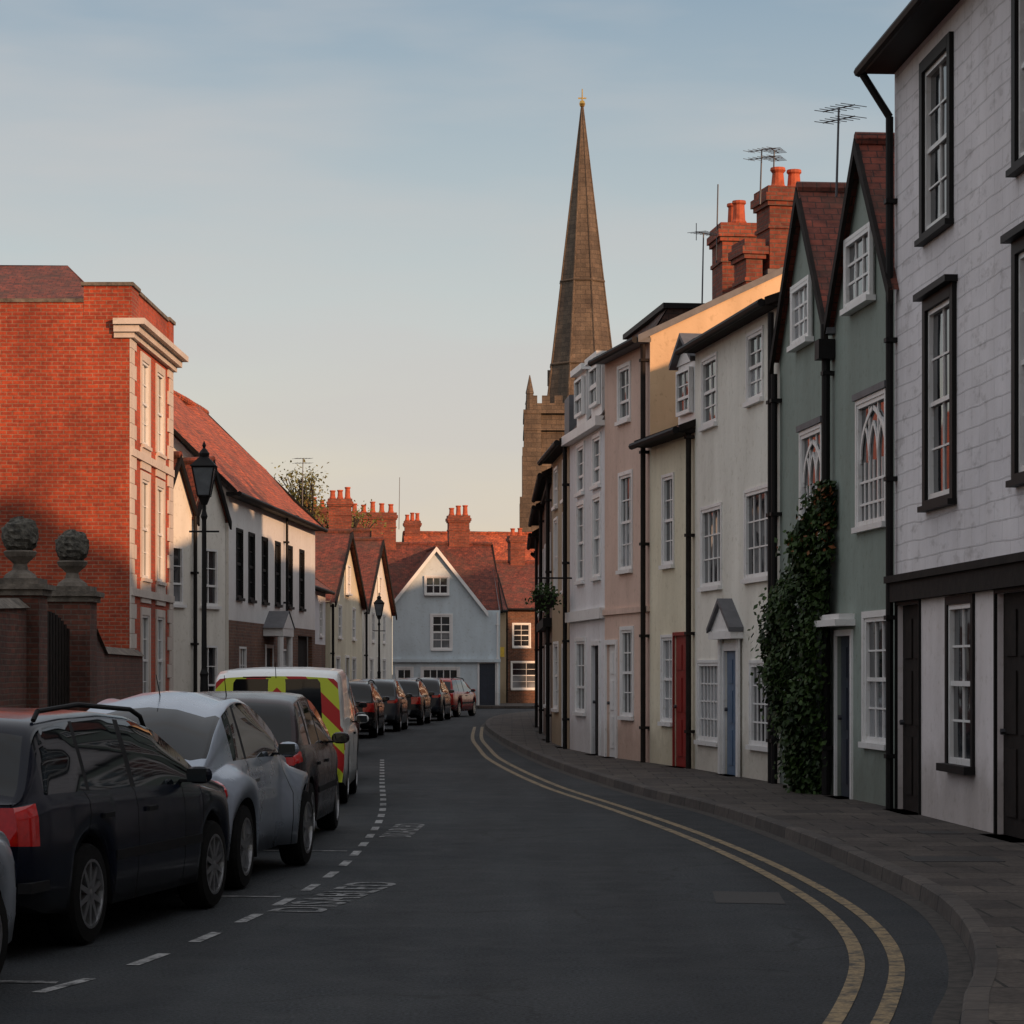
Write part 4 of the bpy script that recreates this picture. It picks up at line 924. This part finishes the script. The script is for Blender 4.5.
        if P.get('rail'):
            yy=sg*(Wd*.97-(1.46-.93)*.3-.02); pts=[Vector((x_,yy,smooth_k(P['zt'],x_)+dz)) for x_,dz in ((.55,-.02),(.62,.03),(1.3,.035),(2.3,.035),(2.5,.025),(2.58,-.03))]
            for a,b_ in zip(pts[:-1],pts[1:]): mb.cyl(a,b_,.016,.016,'trim',8)
        if P.get('strip'): B(P['wx'][0]+ra+.02,P['wx'][1]-ra-.02,min(sg*(Wd-.02),sg*(Wd+.012)),max(sg*(Wd-.02),sg*(Wd+.012)),.50,.56,'trim')
        if P.get('rail'): B(.0,.30,min(sg*.80,sg*.885),max(sg*.80,sg*.885),.40,.46,'trim')
    mb.cyl((rw0+.03,0,smooth_k(P['zt'],rw0+.03)+.01),(rw0+.10,.35,smooth_k(P['zt'],rw0+.10)+.01),.008,.008,'trim',5)
    mb.cyl((rw1+.35,0,smooth_k(P['zt'],rw1+.35)),(rw1+.2,0,smooth_k(P['zt'],rw1+.35)+.2),.006,.003,'trim',5)
    mb.cyl((-.08,-.5,.25),(.1,-.5,.25),.03,.03,'rim',8)
    if P.get('roundtail'):
        for sg in (-1,1): 
            mb.lathe((.20,sg*.69,.76),[(math.sin(math.pi*t/8),-math.cos(math.pi*t/8)) for t in range(9)],'tail',18,Matrix.Rotation(sg*math.radians(-35),3,'Z')@Matrix.Diagonal((.18,.12,.115)))
            mb.lathe((.16,sg*.70,.755),[(math.sin(math.pi*t/8),-math.cos(math.pi*t/8)) for t in range(9)],'amber',14,Matrix.Rotation(sg*math.radians(-35),3,'Z')@Matrix.Diagonal((.16,.05,.05)))
    mb.obj('fittings',e)
    for nm,(x,y) in {'wheel_rear_right':(xr,-1),'wheel_front_right':(xf,-1),'wheel_rear_left':(xr,1),'wheel_front_left':(xf,1)}.items():
        wb_=MB(); yy=y*(Wd-.125+P.get('fender',0)*.8); mt=Matrix.Rotation(math.radians(-90*y),3,'X')
        c=(x,yy,wr)
        wb_.lathe(c,[(wr*.62,-.10),(wr*.93,-.10),(wr,-.07),(wr,.07),(wr*.95,.10),(wr*.70,.11),(wr*.68,.095)],'tyre',28,mt)
        wb_.lathe(c,[(wr*.68,.10),(wr*.64,.10),(wr*.60,.03),(0,.02)],'trim',28,mt); wb_.lathe(c,[(wr*.69,.098),(wr*.69,.108),(wr*.63,.108),(wr*.61,.06)],'rim',28,mt)
        wb_.lathe(c,[(wr*.2,.04),(wr*.19,.095),(.0,.105)],'rim',14,mt)
        ns=P.get('spokes',5); sw=.13/ns+.008
        for q in range(ns):
            a=2*math.pi*q/ns+.3
            def sp2(r_,t_,z_): 
                v_=Vector((r_*math.cos(a)-t_*math.sin(a),r_*math.sin(a)+t_*math.cos(a),z_)); return Vector(c)+mt@v_
            wb_.box8([sp2(.03,-sw,.05),sp2(wr*.63,-sw*.8,.06),sp2(wr*.63,sw*.8,.06),sp2(.03,sw,.05),sp2(.03,-sw,.10),sp2(wr*.64,-sw*.7,.10),sp2(wr*.64,sw*.7,.10),sp2(.03,sw,.10)],'rim')
        wb_.obj(nm,e)
    a=math.pi/2-ang; e.rotation_euler=(0,0,a); off=Matrix.Rotation(a,3,'Z')@Vector((xr,-(Wd+P.get('fender',0)*.8),0)); e.location=(contact[0]-off.x,contact[1]-off.y,.002)
    return e
EST=dict(L=4.55,wx=(1.06,3.60),r=.315,w=[(0,.78),(.06,.84),(.3,.87),(.9,.885),(3.4,.885),(4.0,.84),(4.35,.74),(4.5,.60),(4.55,.52)],
 zt=[(0,.93),(.03,.95),(.1,1.0),(.36,1.36),(.5,1.42),(1.0,1.45),(1.7,1.46),(2.2,1.43),(2.6,1.35),(3.32,1.0),(3.6,.955),(4.1,.87),(4.4,.76),(4.55,.62)],
 zb=[(0,.90),(.4,.94),(1.8,.92),(3.2,.90),(3.6,.86),(4.1,.80),(4.4,.70),(4.55,.56)],z0=[(0,.34),(.3,.26),(.8,.22),(3.9,.22),(4.4,.24),(4.55,.30)],
 seams=[.98,1.88,2.85,3.25],side=(.36,3.12),pil=[(1.04,1.10),(1.86,1.95)],rearw=(.08,.38),frontw=(2.62,3.30),tailj=(.20,.30,(3,4)),tailc=2,pz=.66,mirx=2.92,handles=(1.2,2.05),hz=.78,rail=True,strip=True,spokes=10)
HAT=dict(EST); HAT.update(L=4.2,wx=(.80,3.38),r=.31,zt=[(0,.90),(.05,.95),(.12,1.02),(.40,1.36),(.56,1.44),(1.1,1.49),(1.7,1.50),(2.1,1.45),(2.4,1.36),(3.05,1.02),(3.3,.95),(3.8,.86),(4.05,.75),(4.2,.60)],
 zb=[(0,.90),(.4,.97),(1.5,.95),(2.9,.92),(3.3,.87),(3.8,.78),(4.05,.68),(4.2,.55)],w=[(0,.74),(.06,.80),(.3,.84),(.9,.865),(3.1,.865),(3.7,.82),(4.0,.72),(4.15,.58),(4.2,.5)],z0=[(0,.34),(.3,.26),(.6,.22),(3.6,.22),(4.1,.24),(4.2,.30)],
 seams=[1.72,2.6,2.95],side=(.42,2.88),pil=[(.76,.86),(1.7,1.8)],rearw=(.12,.46),frontw=(2.42,3.0),mirx=2.70,handles=(1.05,1.9),rail=False,tailj=(.22,.3,(4,5,)),spokes=5,pz=.5)
BEE=dict(L=4.08,wx=(.79,3.30),r=.33,w=[(0,.50),(.05,.57),(.2,.63),(.5,.68),(1.2,.72),(2.8,.72),(3.4,.66),(3.8,.55),(4.0,.44),(4.08,.36)],fender=.165,
 zt=[(0,.62),(.04,.72),(.12,.84),(.3,.99),(.5,1.13),(.72,1.265),(.98,1.38),(1.25,1.455),(1.55,1.505),(1.85,1.51),(2.12,1.475),(2.38,1.40),(2.62,1.28),(2.88,1.10),(3.05,1.01),(3.4,.96),(3.65,.88),(3.85,.76),(4.0,.63),(4.08,.52)],
 zb=[(0,.58),(.12,.76),(.4,.90),(.8,.97),(2.7,.96),(3.2,.90),(3.6,.80),(3.9,.62),(4.08,.48)],z0=[(0,.34),(.3,.26),(.6,.22),(3.6,.22),(4.0,.26),(4.08,.32)],sm=.14,gj=8,
 seams=[1.42,2.74],side=(1.02,2.74),pil=[(1.42,1.50)],rearw=(.38,1.02),frontw=(2.32,2.95),tailj=(-1,.0,()),tailc=0,pz=.42,mirx=2.6,handles=(1.55,),hz=.80,spokes=5,roundtail=True,tum=.30,flat=.35,hk='rim')
VAN=dict(L=4.2,wx=(.72,3.35),r=.32,w=[(0,.84),(.05,.87),(.5,.885),(3.2,.885),(3.8,.82),(4.1,.68),(4.2,.55)],capb=.3,
 zt=[(0,1.62),(.06,1.68),(.3,1.73),(1.8,1.76),(2.35,1.70),(3.1,1.12),(3.3,1.05),(3.9,.93),(4.15,.78),(4.2,.66)],zb=[(0,.98),(2.6,.98),(3.2,.95),(3.9,.84),(4.2,.6)],z0=[(0,.3),(.4,.22),(3.7,.22),(4.2,.3)],
 seams=[.03,1.9,2.85],side=(2.0,2.95),pil=[],rearw=(-1,-.5),frontw=(2.38,3.06),tailj=(.06,.3,(3,4)),tailc=0,pz=.4,mirx=2.75,handles=(2.05,),hz=.86,chev=True,tum=.10,spokes=7)
car('parked_estate_car',EST,(-2.60,16.2),math.radians(11),paint('car_paint_navy',(.004,.006,.014),.0,.16,.0,.28))
car('parked_rounded_car',BEE,(-2.06,20.35),math.radians(6.5),paint('car_paint_silver',(.34,.385,.45),.5,.28,.4))
car('parked_hatchback',HAT,(-1.93,25.4),math.radians(1.5),paint('car_paint_maroon_grey',(.024,.011,.014),.0,.22,.1,.35))
car('high_visibility_van',VAN,(-2.10,33.6),math.radians(-1),paint('van_paint_white',(.72,.72,.70),0,.3))
car('parked_hatchback',HAT,(-3.50,11.1),math.radians(17),paint('car_paint_light_silver',(.36,.40,.46),.5,.3,.4))
for i,(p,a,c_) in enumerate((((-2.45,40),-2,(.02,.022,.025)),((-3.1,52.5),-3,(.10,.02,.02)),((-3.45,67),1,(.010,.010,.012)),((-3.15,74),2,(.05,.055,.065)),((-2.8,83),3,(.010,.011,.014)),((-2.35,90),4,(.02,.025,.035)),((-1.95,97.5),12,(.34,.015,.012)))):
    car('parked_hatchback' if i%2 else 'parked_estate_car',HAT if i%2 else EST,p,math.radians(a),paint('car_paint_far',c_,.0,.2,.1,.35))

mb=MB(); hf=Fr((1.73,48.5),(1.18,53.06))
for u in (4.3,): 
    mb.cyl(hf(u,0,3.6),hf(u,.7,3.6),.02,.02,'black',6); mb.cyl(hf(u,.55,3.6),hf(u,.55,3.3),.01,.01,'black',6); mb.lathe(hf(u,.55,2.95),[(0,0),(.15,.05),(.22,.2),(.24,.3),(.0,.32)],'dkwood',12)
    for i in range(500):
        c=hf(u,.55,3.2)+Vector((random.gauss(0,.13),random.gauss(0,.13),random.gauss(0,.12))); a=Vector((U(-1,1),U(-1,1),U(-1,1))).normalized(); b=a.orthogonal().normalized(); mb.poly([c-a*.04,c+b*.03,c+a*.04,c-b*.03],'leaf')
mb.obj('hanging_basket')

# =================================================================== SKY, SUN, CAMERA
EL=math.radians(12.5); AZ=math.atan2(.66,-.75)
w=bpy.data.worlds.new('World'); scene.world=w; w.use_nodes=True; t=w.node_tree; bg=t.nodes['Background']
sky=t.nodes.new('ShaderNodeTexSky'); sky.sky_type='NISHITA'; sky.sun_disc=False; sky.sun_elevation=EL; sky.sun_rotation=AZ; sky.air_density=1.0; sky.dust_density=2.2; sky.ozone_density=1.2
tc=t.nodes.new('ShaderNodeTexCoord'); sepw=t.nodes.new('ShaderNodeSeparateXYZ'); t.links.new(tc.outputs['Generated'],sepw.inputs[0])
# high thin haze: veils the sky everywhere, warm low down, with bright cloud added overhead, out of view, to light the walls
hz=t.nodes.new('ShaderNodeValToRGB'); el=hz.color_ramp.elements
stops=[(0,(7.2,5.4,3.7)),(.06,(7.0,5.9,4.5)),(.13,(5.2,5.5,5.3)),(.25,(2.6,3.4,4.1)),(.42,(5.6,5.8,6.2)),(1,(6.6,6.7,7.0))]
el[0].position=0; el[0].color=tuple(x/10 for x in stops[0][1])+(1,); el[1].position=1; el[1].color=tuple(x/10 for x in stops[-1][1])+(1,)
for p,c in stops[1:-1]:
    e_=el.new(p); e_.color=tuple(x/10 for x in c)+(1,)
t.links.new(sepw.outputs[2],hz.inputs[0])
hs=t.nodes.new('ShaderNodeVectorMath'); hs.operation='SCALE'; hs.inputs['Scale'].default_value=10.; t.links.new(hz.outputs[0],hs.inputs[0])
m0=t.nodes.new('ShaderNodeMix'); m0.data_type='RGBA'; m0.inputs[0].default_value=.80; t.links.new(sky.outputs[0],m0.inputs[6]); t.links.new(hs.outputs[0],m0.inputs[7])
mp=t.nodes.new('ShaderNodeMapping'); mp.inputs['Scale'].default_value=(2.2,2.2,11); mp.inputs['Rotation'].default_value=(0,.16,0); t.links.new(tc.outputs['Generated'],mp.inputs[0])
nz=t.nodes.new('ShaderNodeTexNoise'); nz.inputs['Scale'].default_value=2.0; nz.inputs['Detail'].default_value=5; nz.inputs['Roughness'].default_value=.48; t.links.new(mp.outputs[0],nz.inputs['Vector'])
rp=t.nodes.new('ShaderNodeValToRGB'); rp.color_ramp.elements[0].position=.42; rp.color_ramp.elements[0].color=(0,0,0,1); rp.color_ramp.elements[1].position=.68; rp.color_ramp.elements[1].color=(.6,.6,.6,1); t.links.new(nz.outputs['Fac'],rp.inputs[0])
mx=t.nodes.new('ShaderNodeMix'); mx.data_type='RGBA'; t.links.new(rp.outputs[0],mx.inputs[0]); t.links.new(m0.outputs[2],mx.inputs[6]); mx.inputs[7].default_value=(4.9,4.7,4.6,1); t.links.new(mx.outputs[2],bg.inputs['Color'])
bg.inputs['Strength'].default_value=.12
sl=bpy.data.lights.new('sun','SUN'); sl.energy=4.2; sl.angle=math.radians(1.0); sl.color=(1.,.58,.32); so=bpy.data.objects.new('sun',sl); COL.objects.link(so)
sd=Vector((.66*math.cos(EL),-.75*math.cos(EL),math.sin(EL))); so.rotation_euler=sd.to_track_quat('Z','Y').to_euler()
cd=bpy.data.cameras.new('camera'); cd.lens=91.4; cd.sensor_width=36; cd.shift_y=.156; cd.clip_start=.1; cd.clip_end=4000
co=bpy.data.objects.new('camera',cd); COL.objects.link(co); co.location=(0,0,1.7); co.rotation_euler=(math.radians(90),0,0); scene.camera=co
scene.view_settings.view_transform='Standard'; scene.view_settings.look='None'; scene.view_settings.exposure=0
